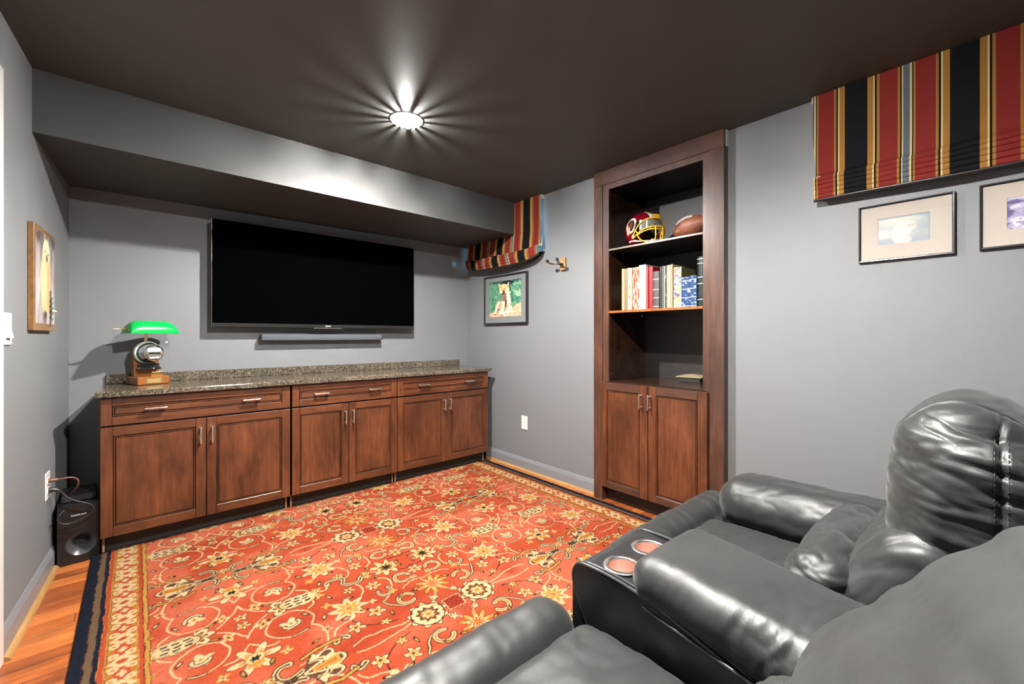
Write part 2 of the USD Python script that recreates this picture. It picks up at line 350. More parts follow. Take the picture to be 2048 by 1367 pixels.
t.part('panel', box(-.8, WF - .12, -.05, WR + .12, WF, CEIL + .02), 'wall_paint')
for i, (yh_, yl_, z0, z1) in enumerate(WIN):
    w = Thing(f'window_{i + 1}', (WR + .06, yl_, z0), 'shallow basement window behind a striped shade', kind='structure')
    fr = prism(sbox(yl_, z0, yh_, z1).difference(sbox(yl_ + .035, z0 + .035, yh_ - .035, z1 - .035)), WR + .05, WR + .11, 'x')
    w.part('frame', fr, 'white_trim'); w.part('pane', box(WR + .075, yl_ + .034, z0 + .034, WR + .081, yh_ - .034, z1 - .034), 'clear_glass')

# baseboards with an oak shoe moulding
BP = [(0, 0), (.013, 0), (.013, .078), (.011, .086), (.0085, .090), (.0085, .096), (.005, .104), (.003, .110), (0, .110)]
SP = [(0, 0)] + [(.020 * math.cos(a), .018 * math.sin(a)) for a in np.linspace(0, PI / 2, 6)]
def run(profile, p0, p1, nrm):
    """Sweeps a (depth, height) profile from p0 to p1; nrm points into the room."""
    p0, p1, nrm = (np.array([*q, 0.0]) for q in (p0, p1, nrm)); L = np.linalg.norm(p1 - p0); d = (p1 - p0) / L; nrm = nrm / np.linalg.norm(nrm)
    e = trimesh.creation.extrude_polygon(Polygon(profile), L, engine='earcut')
    return frame_map(e, p0, nrm, (0, 0, 1), d)
b = Thing('baseboard_right', (WR, 2, 0), 'grey moulded baseboard with light oak shoe moulding under the coyote picture', kind='structure')
for a0, a1 in ((WB, 1.99), (1.03, WF)):
    b.part('board', run(BP, (WR, a0), (WR, a1), (-1, 0)), 'trim_grey', smooth=35); b.part('shoe_moulding', run([(x + .0135, z) for x, z in SP], (WR, a0), (WR, a1), (-1, 0)), 'oak_shoe_x', smooth=35)
b = Thing('baseboard_left', (wl(3), 3, 0), 'grey moulded baseboard with light oak shoe moulding under the owl plaque', kind='structure')
nl = (1, -.062)
b.part('board', run(BP, (wl(2.43), 2.43), (wl(WB), WB), nl), 'trim_grey', smooth=35)
b.part('shoe_moulding', run([(x + .0135, z) for x, z in SP], (wl(2.43), 2.43), (wl(3.235), 3.235), nl), 'oak_shoe_x', smooth=35)
b = Thing('baseboard_back', (1, WB, 0), 'grey baseboard behind the media cabinets', kind='structure')
b.part('board', run(BP, (-.29, WB), (WR, WB), (0, -1)), 'trim_grey', smooth=35)
# the door beside the switch, its casing at the frame's edge
d = Thing('door_1', (wl(2), 2.0, 0), 'white door casing at the edge of the left wall', kind='structure')
CP = [(0, 0), (.016, 0), (.016, .050), (.011, .060), (.008, .066), (0, .066)]
def wpt(y, off=0.0): return np.array([wl(y) + off, y])
QN = np.array([1, -.062]) / math.hypot(1, .062); DV = np.array([.062, 1]) / math.hypot(1, .062)
def on_left(m, y, z):      # local: x along the wall away from the camera, y up, z into the room
    return frame_map(m, (wl(y), y, z), (DV[0], DV[1], 0), (0, 0, 1), (QN[0], QN[1], 0))
def cas(L): return trimesh.creation.extrude_polygon(Polygon([(a, b) for b, a in CP]), L, engine='earcut')
d.part('casing', on_left(box(0, 0, 0, .062, 2.20, .018, .005), 2.362, 0), 'white_trim')
d.part('casing', on_left(box(-.95, 2.14, 0, -.001, 2.20, .018, .005), 2.362, 0), 'white_trim')
d.part('casing', on_left(box(-.95, 0, 0, -.89, 2.139, .018, .005), 2.362, 0), 'white_trim')
d.part('slab', on_left(box(-.885, .01, .001, -.003, 2.135, .008), 2.362, 0), 'white_trim')

# ---------------------------------------------------------------- recessed lamps
for k, (cx, cy) in enumerate(CANS):
    t = Thing('recessed_light', (cx, cy, CEIL - .012), ('round recessed ceiling light glowing white before the television wall', 'round recessed ceiling light above the sofa')[k], 'ceiling light')
    at_ = lambda m: move(m, (cx, cy, CEIL))
    t.part('reflector', at_(lathe([(.0648, .0150), (.0620, .0205), (.0450, .0235), (.0001, .0240)], 40)), 'white_trim', smooth=60)
    t.part('lens', at_(lathe([(.0001, .0095), (.0200, .0100), (.0270, .0125), (.0285, .0160), (.0285, .0200), (.0001, .0205)], 40)), 'lamp_lens', smooth=40)
    t.part('baffle', at_(lathe([(.0655, .0240), (.0650, .0220), (.0650, -.0005), (.0665, -.0022), (.0900, -.0014), (.0905, -.0005), (.0668, -.0002), (.0668, .0240), (.0655, .0240)], 64)), 'white_trim', smooth=40)
    t.part('centre_lamp', at_(lathe([(.0001, -.0170), (.006, -.0164), (.0090, -.0135), (.0095, -.010), (.0090, -.002), (.0080, .0092)], 24)), 'lamp_core', smooth=40)
    for j, (an, wd) in enumerate(((8, .017), (33, .013), (57, .019), (84, .011), (104, .015), (131, .013), (153, .019), (181, .012), (205, .017), (228, .013), (256, .019), (281, .011), (305, .017), (333, .014))):
        t.part('trim_rib', at_(move(box(.0700, -wd / 2, -.0125, .0830, wd / 2, -.0019, .002), rz=an)), 'lamp_rib')

# ---------------------------------------------------------------- doors, drawers, handles
def panel_front(T, name, o, X, Y, Z, w, h, mats, frame, parent=None, holes=()):
    """A framed front with a recessed panel and a dark glazed bead; o is its lower corner, X right, Y up, Z out. mats = (upright, rail)."""
    P = lambda m: frame_map(m, o, X, Y, Z)
    fl, fr, fb, ft = frame; th = .020; g = .0012
    st = uni(box(0, 0, 0, fl, h, th, .0022), box(w - fr, 0, 0, w, h, th, .0022), box(.01, .004, 0, w - .01, h - .004, .0016))
    body = T.part(name, P(st), mats[0], parent=parent)
    T.part('rail', P(box(fl + .0004, 0, .0018, w - fr - .0004, fb, th, .0022)), mats[1], parent=body)
    T.part('rail', P(box(fl + .0004, h - ft, .0018, w - fr - .0004, h, th, .0022)), mats[1], parent=body)
    ring = lambda a, b, z0, z1: prism(sbox(fl - .002 + a, fb - .002 + a, w - fr + .002 - a, h - ft + .002 - a).difference(sbox(fl + b, fb + b, w - fr - b, h - ft - b)), z0, z1)
    T.part('glaze_line', P(ring(0, .0165, .0018, .0060)), 'glaze', parent=body)
    rb = .0042
    bead = prism(sbox(fl + .0046, fb + .0046, w - fr - .0046, h - ft - .0046).difference(sbox(fl + .0046 + rb, fb + .0046 + rb, w - fr - .0046 - rb, h - ft - .0046 - rb)), .0055, .0178)
    T.part('bead', P(bead), mats[0], parent=body)
    T.part('panel', P(box(fl + .0128, fb + .0128, .002, w - fr - .0128, h - ft - .0128, .0155, .0015)), mats[1] if h < .25 else mats[0], parent=body)
    return body
def handle(T, o, X, Y, Z, parent, L=.098):
    """A bar pull along X about o, standing out along Z."""
    bar = tube([(-L / 2, 0, .026), (-L / 2 + .004, 0, .0272), (0, 0, .0275), (L / 2 - .004, 0, .0272), (L / 2, 0, .026)], [.0055, .0066, .0066, .0066, .0055], 12)
    ps = [tube([(s * (L / 2 - .010), 0, 0), (s * (L / 2 - .010), 0, .006), (s * (L / 2 - .010), 0, .026)], [.0080, .0056, .0054], 10) for s in (-1, 1)]
    T.part('handle', frame_map(cat_(bar, *ps), o, X, Y, Z), 'nickel', parent=parent, smooth=40)

# ---------------------------------------------------------------- three base cabinets
CF = 3.195                                        # front of the doors
MX, MY, MZ = (1, 0, 0), (0, 0, 1), (0, -1, 0)
CABS = [(-.152, .787, 'widest dark maple base cabinet at the left, beside the subwoofer'), (.799, 1.579, 'narrowest dark maple base cabinet, the middle one under the television'), (1.585, 2.517, 'dark maple base cabinet at the right, nearest the corner outlet')]
for x0, x1, lab in CABS:
    T = Thing('base_cabinet', ((x0 + x1) / 2, 3.43, 0), lab, 'cabinet', 'dark maple base cabinets')
    yb = WB - .016
    T.part('carcass', cat_(box(x0 + .001, CF + .0215, .105, x0 + .018, yb, .876), box(x1 - .018, CF + .0215, .105, x1 - .001, yb, .876), box(x0 + .018, CF + .0225, .105, x1 - .018, yb, .123),
                           box(x0 + .018, CF + .0225, .860, x1 - .018, yb, .876), box(x0 + .018, yb - .008, .123, x1 - .018, yb, .86), box(x0 + .018, CF + .0225, .700, x1 - .018, CF + .04, .722)), 'toe_black')
    dr = panel_front(T, 'drawer', (x0, CF + .020, .720), MX, MY, MZ, x1 - x0, .152, ('cabinet_wood', 'cabinet_wood_rail'), (.046, .050, .046, .046))
    w = x1 - x0
    for hx in (x0 + w * .245, x0 + w * .755) if w < .85 else (x0 + .232, x1 - .232): handle(T, (hx, CF, .799), MX, MY, MZ, dr)
    mid = (x0 + x1) / 2
    for a, b, hx in ((x0, mid - .0018, mid - .0285), (mid + .0018, x1, mid + .029)):
        dd = panel_front(T, 'door', (a, CF + .020, .110), MX, MY, MZ, b - a, .600, ('cabinet_wood', 'cabinet_wood_rail'), (.050, .051, .052, .050))
        handle(T, (hx, CF, .608), (0, 0, 1), (-1, 0, 0), MZ, dd)
    T.part('toe_kick', box(x0 + .02, CF + .078, .0, x1 - .02, CF + .092, .104), 'toe_black')
    T.part('toe_strip', box(x0 + .02, CF + .0745, .014, x1 - .02, CF + .0778, .033), 'toe_strip')
    for ex in (x0 + .002, x1 - .018): T.part('side_leg', box(ex, CF + .073, .0, ex + .016, yb, .1048), 'toe_black'); T.part('side_edge', box(ex + .004, CF + .070, .0, ex + .013, CF + .0728, .1045), 'ply_edge', label='bare plywood edge of the cabinet side')
    for sx in (x0 + .06, x1 - .065):
        for sz in (.045, .082): T.part('screw', move(lathe([(.0001, -.002), (.003, -.0018), (.0045, 0), (.0045, .003)], 12), (sx, CF + .0775, sz), rx=90), 'steel', smooth=40)

# ---------------------------------------------------------------- granite worktop with upstand
T = Thing('granite_worktop', (1.18, 3.43, .8765), 'long speckled granite worktop with low upstand on the media cabinets', 'worktop')
g0 = np.array([(-.172, 3.168), (2.540, 3.168), (2.540, 3.6885), (-.150, 3.6885)])
hull = []
for z, i in ((.8765, .003), (.880, .0), (.9015, .0), (.906, .0015), (.9085, .006)):
    c = g0.mean(0); q = g0 + np.array([(i, i), (-i, i), (-i, -0.0), (i, -0.0)]); hull += [(*p, z) for p in q]
T.part('slab', trimesh.convex.convex_hull(np.array(hull)), 'granite')
for a, b in ((-.147, .533), (.5345, 1.2365), (1.238, 2.512)): T.part('upstand', box(a, 3.668, .9087, b, 3.689, .969, .0015), 'granite')

# ---------------------------------------------------------------- television and soundbar
TX0, TX1, TZ0, TZ1 = .388, 1.936, 1.277, 2.028
T = Thing('television', ((TX0 + TX1) / 2, WB, TZ0), 'large black flat television mounted on the grey wall', 'television')
T.part('back_shell', cat_(box(TX0 + .004, 3.592, TZ0 + .004, TX1 - .004, 3.622, TZ1 - .004, .004), box(TX0 + .3, 3.622, TZ0 + .1, TX1 - .3, 3.655, TZ1 - .15, .01)), 'black_plastic')
T.part('wall_mount', cat_(box(.85, 3.655, 1.45, 1.45, 3.667, 1.85), box(.95, 3.667, 1.50, 1.35, 3.6899, 1.80)), 'gun_metal')
T.part('screen', box(TX0 + .010, 3.5805, TZ0 + .030, TX1 - .010, 3.592, TZ1 - .010), 'tv_glass')
bz = prism(sbox(TX0, TZ0 + .028, TX1, TZ1).difference(sbox(TX0 + .009, TZ0 + .030, TX1 - .009, TZ1 - .009)), 3.580, 3.600, 'y')
T.part('bezel', bz, 'tv_glass')
T.part('lower_bezel', box(TX0, 3.579, TZ0, TX1, 3.600, TZ0 + .0278, .002), 'tv_bezel', label='glossy strip below the screen')
T.part('side_trim', box(TX0 - .0022, 3.582, TZ0, TX0 - .0002, 3.604, TZ1, .0008), 'tv_edge')
T.part('side_trim', box(TX1 + .0002, 3.582, TZ0, TX1 + .0022, 3.604, TZ1, .0008), 'tv_edge')
T.part('light_bar', box(1.053, 3.576, TZ0 - .006, 1.272, 3.590, TZ0 - .0003, .001), 'tv_edge')
tx = meshkit.text_mesh('SONY', .0095, .0008, bold=True); w = tx.bounds[1][0] - tx.bounds[0][0]
T.part('lettering', frame_map(move(tx, (-w / 2, 0, 0)), (1.164, 3.579, TZ0 + .0095), (1.25, 0, 0), (0, 0, 1), (0, -1, 0)), 'silver_print')
T = Thing('soundbar', (1.165, WB, 1.177), 'slim grey cloth soundbar fixed below the television', 'soundbar')
sb_ = cushion((.943, .062, .050), .010, .02)
T.part('grille', move(sb_, (1.1655, 3.632, 1.2015)), 'soundbar_cloth', smooth=40)
for ex in (.6935, 1.6375): T.part('end_cap', move(cushion((.006, .060, .049), .0029, .01), (ex, 3.632, 1.2015)), 'black_plastic', smooth=40)
for bx in (.95, 1.4): T.part('wall_bracket', box(bx - .02, 3.655, 1.185, bx + .02, 3.6899, 1.215), 'gun_metal')

# ---------------------------------------------------------------- banker's lamp built on an electric meter
LA, LO = 20.0, np.array([.050, 3.556, .9087])
def lp(m): return move(m, LO, rz=LA)
T = Thing('desk_lamp', tuple(LO), 'green glass shaded brass desk lamp built on an old electric meter', 'lamp')
T.part('base', lp(box(-.082, -.082, 0, .082, .082, .0485, .004)), 'honey_wood')
arch = Polygon([(-.064, .0485), (.064, .0485)] + [(.064 * math.cos(a), .196 + .064 * math.sin(a)) for a in np.linspace(0, PI, 25)])
T.part('upright_board', lp(prism(arch, .020, .050, 'y')), 'honey_wood', smooth=40)
T.part('post', lp(tube([(0, .030, .255), (0, .030, .330)], .0085, 14)), 'brass', smooth=40)
T.part('socket_arm', lp(tube([(0, .030, .325), (0, .012, .345), (0, -.035, .348)], .007, 12)), 'brass', smooth=40)
# shade: a bath-tub shaped glass with white lining
def shade(a, b, h, n=40):
    u, v = np.meshgrid(np.linspace(-1, 1, 61), np.linspace(-1, 1, 41)); U, V = np.sin(u * PI / 2).ravel(), np.sin(v * PI / 2).ravel()
    z = h * np.maximum(0, 1 - np.abs(U) ** 5) ** .42 * np.maximum(0, 1 - np.abs(V) ** 2.3) ** .5
    return trimesh.Trimesh(np.stack([a * U, b * V, z], -1), gridmesh(61, 41), process=False)
so = np.array([.000, -.045, .318])
def shp(m):
    m = tm(m); v = np.array(m.vertices); v[:, 0] -= .10 * (v[:, 2] - .0) * sm(0, .12, v[:, 0]); return lp(move(trimesh.Trimesh(v, m.faces, process=False), so))
T.part('shade', shp(shade(.126, .072, .082)), 'glass_green', smooth=True)
inn = shade(.1235, .0695, .0785); inn = trimesh.Trimesh(inn.vertices, np.array(inn.faces)[:, ::-1], process=False)
sh2 = T.part('shade_lining', shp(inn), 'opal_white', smooth=True)
T.part('finial', lp(move(lathe([(.0001, 0), (.006, .001), (.008, .006), (.006, .011), (.0075, .015), (.0045, .021), (.006, .026), (.003, .031), (.0035, .040), (.0045, .060), (.0001, .066)], 20), so + (-.122, 0, .026), ry=-90)), 'brass', smooth=40)
T.part('pull_chain', lp(tube([(.075, -.055, .325), (.0755, -.055, .268)], .0011, 6)), 'brass')
T.part('chain_bead', lp(move(trimesh.creation.icosphere(2, .0078), (.0755, -.055, .262))), 'opal_white', smooth=True)
# the meter
mz = .197
ax = lambda m: lp(move(m, (0, .020, mz), rx=90))
T.part('meter_ring', ax(lathe([(.001, .004), (.070, .004), (.072, .012), (.070, .026), (.064, .030), (.060, .026), (.058, .012)], 48)), 'meter_grey', smooth=35)
T.part('meter_rim', ax(lathe([(.060, .010), (.062, .034), (.057, .036), (.052, .020)], 48)), 'bakelite', smooth=35)
T.part('meter_drum', ax(lathe([(.0001, .100), (.038, .100), (.041, .096), (.041, .080), (.046, .076), (.046, .020), (.0001, .018)], 40)), 'meter_silver', smooth=35)
T.part('meter_frame', ax(cat_(box(-.034, -.020, .101, .034, -.012, .108), box(-.028, -.036, .101, .028, -.022, .106, .001))), 'steel')
T.part('dial_plate', ax(box(-.035, .006, .102, .035, .030, .1065, .002)), 'dial_white')
for i in range(5): T.part('dial', ax(move(lathe([(.0035, 0), (.0048, 0), (.0048, .0008), (.0035, .0008), (.0035, 0)], 20), (-.024 + .012 * i, .018, .1065))), 'bakelite')
T.part('name_plate', ax(box(-.024, -.034, .1065, .024, -.024, .1076)), 'dial_white')
T.part('disc_window', ax(box(-.026, -.008, .102, .026, .002, .105)), 'bakelite')
for s in (-1, 1): T.part('terminal', ax(move(lathe([(.0001, .008), (.006, .007), (.0085, .003), (.0085, 0)], 16), (s * .036, -.004, .1015))), 'brass', smooth=40)
T.part('meter_glass', ax(lathe([(.0001, .127), (.030, .126), (.044, .121), (.051, .110), (.053, .095), (.055, .040), (.060, .034), (.060, .030)], 40)), 'clear_glass', smooth=60)
T.part('terminal_block', lp(cat_(box(-.050, -.030, .100, .050, .019, .128, .004), box(-.056, -.042, .090, .056, .019, .105, .005))), 'bakelite')
T.part('block_screw', lp(move(lathe([(.0001, .006), (.005, .005), (.006, 0)], 14), (.012, -.042, .098), rx=90)), 'steel', smooth=40)
T.part('brass_holder', lp(cat_(move(box(-.030, -.002, 0, .030, .002, .032, .001), (.020, -.062, .0492), rx=28), box(-.010, -.062, .0486, .050, -.040, .0505))), 'brass')
T.part('brass_plaque', lp(box(-.043, -.0836, .010, .050, -.0821, .040, .0006)), 'brass')
T.part('engraving', lp(cat_(*[box(-.036 + .004 * (i % 2), -.0841, .0335 - .0052 * i, .042 - .006 * (i % 3), -.0835, .0352 - .0052 * i) for i in range(5)])), 'ink_gold', kind='stuff')

# ---------------------------------------------------------------- subwoofer, box and cables, outlets, switch
SX, SY = -.236, 3.232
def sp(m): return move(m, (SX, SY, 0), rz=4)
T = Thing('subwoofer', (SX, SY + .13, 0), 'black subwoofer with a flared grey port on the floor', 'subwoofer')
W2, HS = .079, .312
hole = Polygon([(.012 + .058 * math.cos(a), .103 + .060 * math.sin(a)) for a in np.linspace(0, 2 * PI, 48, endpoint=False)])
T.part('cabinet', sp(cat_(prism(sbox(-W2, .004, W2, HS).difference(hole), 0, .012, 'y'), box(-W2, .0122, .004, -W2 + .012, .30, HS), box(W2 - .012, .0122, .004, W2, .30, HS), box(-W2 + .012, .0122, HS - .012, W2 - .012, .30, HS), box(-W2 + .012, .0122, .004, W2 - .012, .30, .016), box(-W2 + .012, .288, .016, W2 - .012, .30, HS - .012))), 'sub_vinyl')
hp = [(.062, -.0015), (.059, .001), (.050, .010), (.038, .024), (.029, .042), (.025, .062), (.024, .075), (.0001, .076)]
T.part('port', sp(move(lathe(hp, 56), (.012, 0, .103), rx=-90)), 'horn_grey', smooth=50)
T.part('port_dark', sp(move(lathe([(.0001, .070), (.0238, .070), (.0238, .074)], 40), (.012, 0, .103), rx=-90)), 'dark_slot')
for fx in (-.06, .06):
    for fy in (.03, .27): T.part('foot', sp(box(fx - .01, fy - .01, 0, fx + .01, fy + .01, .0041)), 'black_plastic')
tx = meshkit.text_mesh('SAMSUNG', .0085, .0006); w = tx.bounds[1][0] - tx.bounds[0][0]
T.part('lettering', sp(frame_map(move(tx, (-w / 2, 0, 0)), (.0, -.0003, .253), (1, 0, 0), (0, 0, 1), (0, -1, 0))), 'silver_print')
T = Thing('set_top_box', (SX, SY + .19, HS), 'small black box lying on top of the subwoofer', 'set-top box')
T.part('body', sp(box(-.066, .06, HS + .0005, .070, .26, HS + .036, .004)), 'black_gloss')
T.part('front_panel', sp(box(-.060, .0585, HS + .006, .064, .060, HS + .031, .0005)), 'black_plastic')
for i, dx in enumerate((-.045, -.036)): T.part('indicator', sp(box(dx, .0575, HS + .016 - .006 * i, dx + .004, .0585, HS + .020 - .006 * i)), 'steel')
def plate(name, place, w, h, label, cat, cover='white_plastic', kind='outlet'):
    T = Thing(name, tuple(place(box(0, 0, 0, 1e-3, 1e-3, 1e-3)).vertices.mean(0)), label, cat)
    T.part('cover_plate', place(box(-w / 2, -h / 2, 0, w / 2, h / 2, .006, .0025)), cover)
    return T
pr = lambda y, z: (lambda m: frame_map(m, (WR, y, z), (0, -1, 0), (0, 0, 1), (-1, 0, 0)))
T = plate('wall_outlet', pr(2.805, .428), .079, .123, 'white outlet cover low on the wall beside the bookcase', 'outlet')
P_ = pr(2.805, .428)
for dz in (-.021, .021):
    r = T.part('receptacle', P_(move(cushion((.034, .028, .006), .002, .01), (0, dz, .0055))), 'white_plastic', smooth=40)
    T.part('slot', P_(cat_(box(-.008, dz - .003, .0082, -.0062, dz + .005, .0088), box(.006, dz - .003, .0082, .0078, dz + .005, .0088), box(-.002, dz - .010, .0082, .002, dz - .007, .0088))), 'dark_slot', parent=r)
T.part('screw', P_(move(lathe([(.0001, .0015), (.003, .001), (.003, 0)], 10), (0, 0, .006))), 'steel')
pl_ = lambda y, z: (lambda m: on_left(m, y, z))
P_ = pl_(3.150, .458)
T = plate('wall_outlet', P_, .085, .135, 'white outlet on the left wall with two plugs and cords in it', 'outlet')
for dz in (-.024, .024): T.part('receptacle', P_(move(cushion((.034, .030, .006), .002, .01), (0, dz, .0055))), 'white_plastic', smooth=40)
P2 = pl_(2.524, 1.2385)
T = plate('light_switch', P2, .098, .126, 'white rocker light switch beside the door casing', 'light switch')
T.part('rocker', P2(cat_(prism([(.033, .0035), (-.036, .0035), (-.036, .010), (.0, .012), (.033, .0058)], -.020, .020, 'x'))) if False else P2(frame_map(prism([(-.036, .004), (.036, .004), (.036, .007), (.0, .010), (-.024, .016), (-.036, .017)], -.021, .021), (0, 0, 0), (0, 1, 0), (0, 0, 1), (1, 0, 0))), 'white_plastic')
T.part('rocker_gap', P2(box(-.021, -.0385, .0058, .021, -.0362, .0075)), 'dark_slot')
def cable(name, pts, r, mat, label, plug, base):
    T = Thing(name, tuple(base), label, 'cable'); T.part('cord', tube(pts, r, 8, spline=70), mat, smooth=True)
    T.part('plug', plug, mat, smooth=40); return T
X_ = lambda y, z, off: (*(wpt(y) + QN * off), z)
cable('power_cord', [X_(3.152, .482, .040), X_(3.150, .483, .062), (-.258, 3.155, .480), (-.235, 3.165, .462), (-.236, 3.18, .425), (-.250, 3.22, .395), (-.268, 3.265, .356)], .0042, 'cable_brown', 'brown cord curving from the upper plug of the left outlet', cat_(tube([X_(3.15, .482, .007), X_(3.15, .482, .018), X_(3.152, .482, .042)], [.012, .012, .006], 12)), X_(3.15, .482, .0))
cable('power_cord', [X_(3.150, .430, .038), (-.288, 3.150, .408), (-.262, 3.150, .372), (-.214, 3.155, .340), (-.178, 3.165, .308), (-.176, 3.175, .282), (-.205, 3.185, .252), (-.250, 3.185, .236), (-.290, 3.18, .240), (-.308, 3.175, .268), (-.298, 3.18, .292), (-.285, 3.20, .303)], .0038, 'cable_grey', 'grey cord looping from the lower plug in front of the subwoofer', cat_(tube([X_(3.15, .434, .007), X_(3.15, .434, .024), X_(3.15, .428, .040)], [.013, .013, .007], 12)), X_(3.15, .434, 0))

# ---------------------------------------------------------------- guitar hanger
T = Thing('guitar_hanger', (WR, 2.33, 1.80), 'guitar hanger with a steel yoke on a pale wooden block', 'hanger')
T.part('wood_block', box(WR - .022, 2.303, 1.752, WR - .0002, 2.358, 1.853, .002), 'pine_wood')
for z in (1.838, 1.766): T.part('screw', move(lathe([(.0001, .001), (.0035, .0008), (.004, 0)], 12), (WR - .022, 2.330, z), ry=-90), 'gun_metal')
T.part('neck', tube([(WR - .022, 2.332, 1.796), (WR - .030, 2.333, 1.797), (WR - .052, 2.336, 1.800), (WR - .072, 2.338, 1.802)], [.015, .0125, .0105, .0085], 14), 'gun_metal', smooth=40)
yk = [(WR - .130, 2.392, 1.818), (WR - .120, 2.388, 1.806), (WR - .095, 2.375, 1.800), (WR - .075, 2.358, 1.799), (WR - .070, 2.338, 1.801), (WR - .075, 2.315, 1.799), (WR - .095, 2.300, 1.800), (WR - .120, 2.288, 1.806), (WR - .130, 2.285, 1.818)]
T.part('yoke', tube(yk, .0068, 12, spline=50), 'bronze', smooth=40)
for e in (yk[0], yk[-1]): T.part('end_cap', move(cat_(tube([(0, 0, 0), (-.012, 0, .004)], .0125, 16)), e), 'black_plastic', smooth=40)

# ---------------------------------------------------------------- striped roman shades
def roman(name, y0, y1, xp, zb, ztop, centre, label, bulge, sag):
    """y0 > y1 its two sides; stripes are centred on y = centre; its lower part is gathered in folds that stand out into the room."""
    T = Thing(name, (WR, centre, zb), label, 'window shade', None)
    nv, nu = 150, 90
    s = np.linspace(0, 1, nv); v = np.linspace(0, 1, nu); V, S = np.meshgrid(v, s)
    g = .205 if bulge > .03 else .245                  # share of the drop that is gathered
    zflat = zb + (ztop - zb) * g
    q = np.clip((S - (1 - g)) / g, 0, 1)
    z = np.where(S < 1 - g, ztop + (zflat - ztop) * S / (1 - g), zflat + (zb - zflat) * q)
    e = np.abs(2 * V - 1)
    nf = 6
    ph = q ** .9 * nf
    saw = 1 - np.abs((ph % 1) * 2 - 1) ** 2.2
    step = bulge * sm(.0, .16, q) * (1 - .30 * sm(.5, 1, q)) + bulge * .35 * sm(.55, 1, S / (1 - g)) * (q == 0) + bulge * .35 * (q > 0)
    outw = step * (1 - .55 * e ** 6) + (.013 if bulge > .03 else .011) * saw * sm(0, .12, q) * (1 - .4 * meshkit.noise(np.stack([V * 6, ph, V * 0], -1), 3))
    outw = outw + .004 * np.sin(V * 9 + S * 4) * sm(.1, .6, S) - .006 * np.exp(-(q - .05) ** 2 / .001) * (q > 0)
    z = z + sag * e ** 7 * (q > 0) * (.4 + .6 * q) + .005 * np.sin(V * 7.0 + 1.0) * q + .0045 * np.sin(ph * 2 * PI) * (q > 0)
    y = y0 + (y1 - y0) * V + (.014 * np.sign(.5 - V) * e ** 4 * np.where(q > 0, sm(0, .3, q) * -.6 + 1, sm(.45, 1, S / (1 - g)))) * (-1 if bulge <= .03 else 1.8)
    F = np.stack([xp - outw, y, z], -1).reshape(-1, 3)
    f = gridmesh(nu, nv); n = vnorm(F, f)
    if n[:, 0].mean() > 0: f = f[:, ::-1]; n = -n
    Bk = F - n * .004; N = len(F)
    idx = np.arange(N).reshape(nv, nu); rim = np.r_[idx[0], idx[1:, -1], idx[-1, -2::-1], idx[-2:0:-1, 0]]
    r2 = np.roll(rim, -1); Md = F - n * .0015
    fs = [f, np.stack([rim, rim + N, r2 + N], -1), np.stack([rim, r2 + N, r2], -1)]
    T.part('cloth', trimesh.Trimesh(np.vstack([F, Md]), np.vstack(fs), process=False), 'stripe_cloth', smooth=True)
    T.part('lining', trimesh.Trimesh(Bk, f[:, ::-1], process=False), 'lining_white', smooth=True, label='white lining at the back of the shade')
    hb = np.array([F[idx[-1, k]] for k in range(0, nu, 4)]) + (.006, 0, -.002)
    hw = np.stack([F[idx[-1]], np.c_[np.full(nu, WR - .0006), F[idx[-1]][:, 1], F[idx[-1]][:, 2] + .012]]).reshape(-1, 3)
    T.part('hem_return', trimesh.Trimesh(np.vstack([hw, hw + (0, 0, .003)]), np.vstack([gridmesh(nu, 2), gridmesh(nu, 2)[:, ::-1] + 2 * nu]), process=False), 'black_cloth')
    T.part('hem_bar', tube(hb, .010, 8), 'black_plastic', smooth=True)
    T.part('head_rail', box(xp + .006, y1 + .004, ztop - .036, WR - .0004, y0 - .004, ztop - .003, .002), 'white_plastic')
    for k, yy in enumerate((y0, y1)):
        T.part('bracket', box(xp + .004, yy - .003 + (.002 if k == 0 else -.002), ztop - .032, WR - .0004, yy + .003 + (.002 if k == 0 else -.002), ztop - .001), 'white_plastic')
    return T
roman('roman_shade', .605, -.455, 2.578, 1.893, CEIL - .003, .4315 - .356, 'striped roman shade above the pale framed animal photograph', .014, .004)
roman('roman_shade', 3.605, 2.560, 2.588, 1.862, CEIL - .003, 2.734, 'striped roman shade in the corner under the soffit, above the coyote picture', .052, .060)

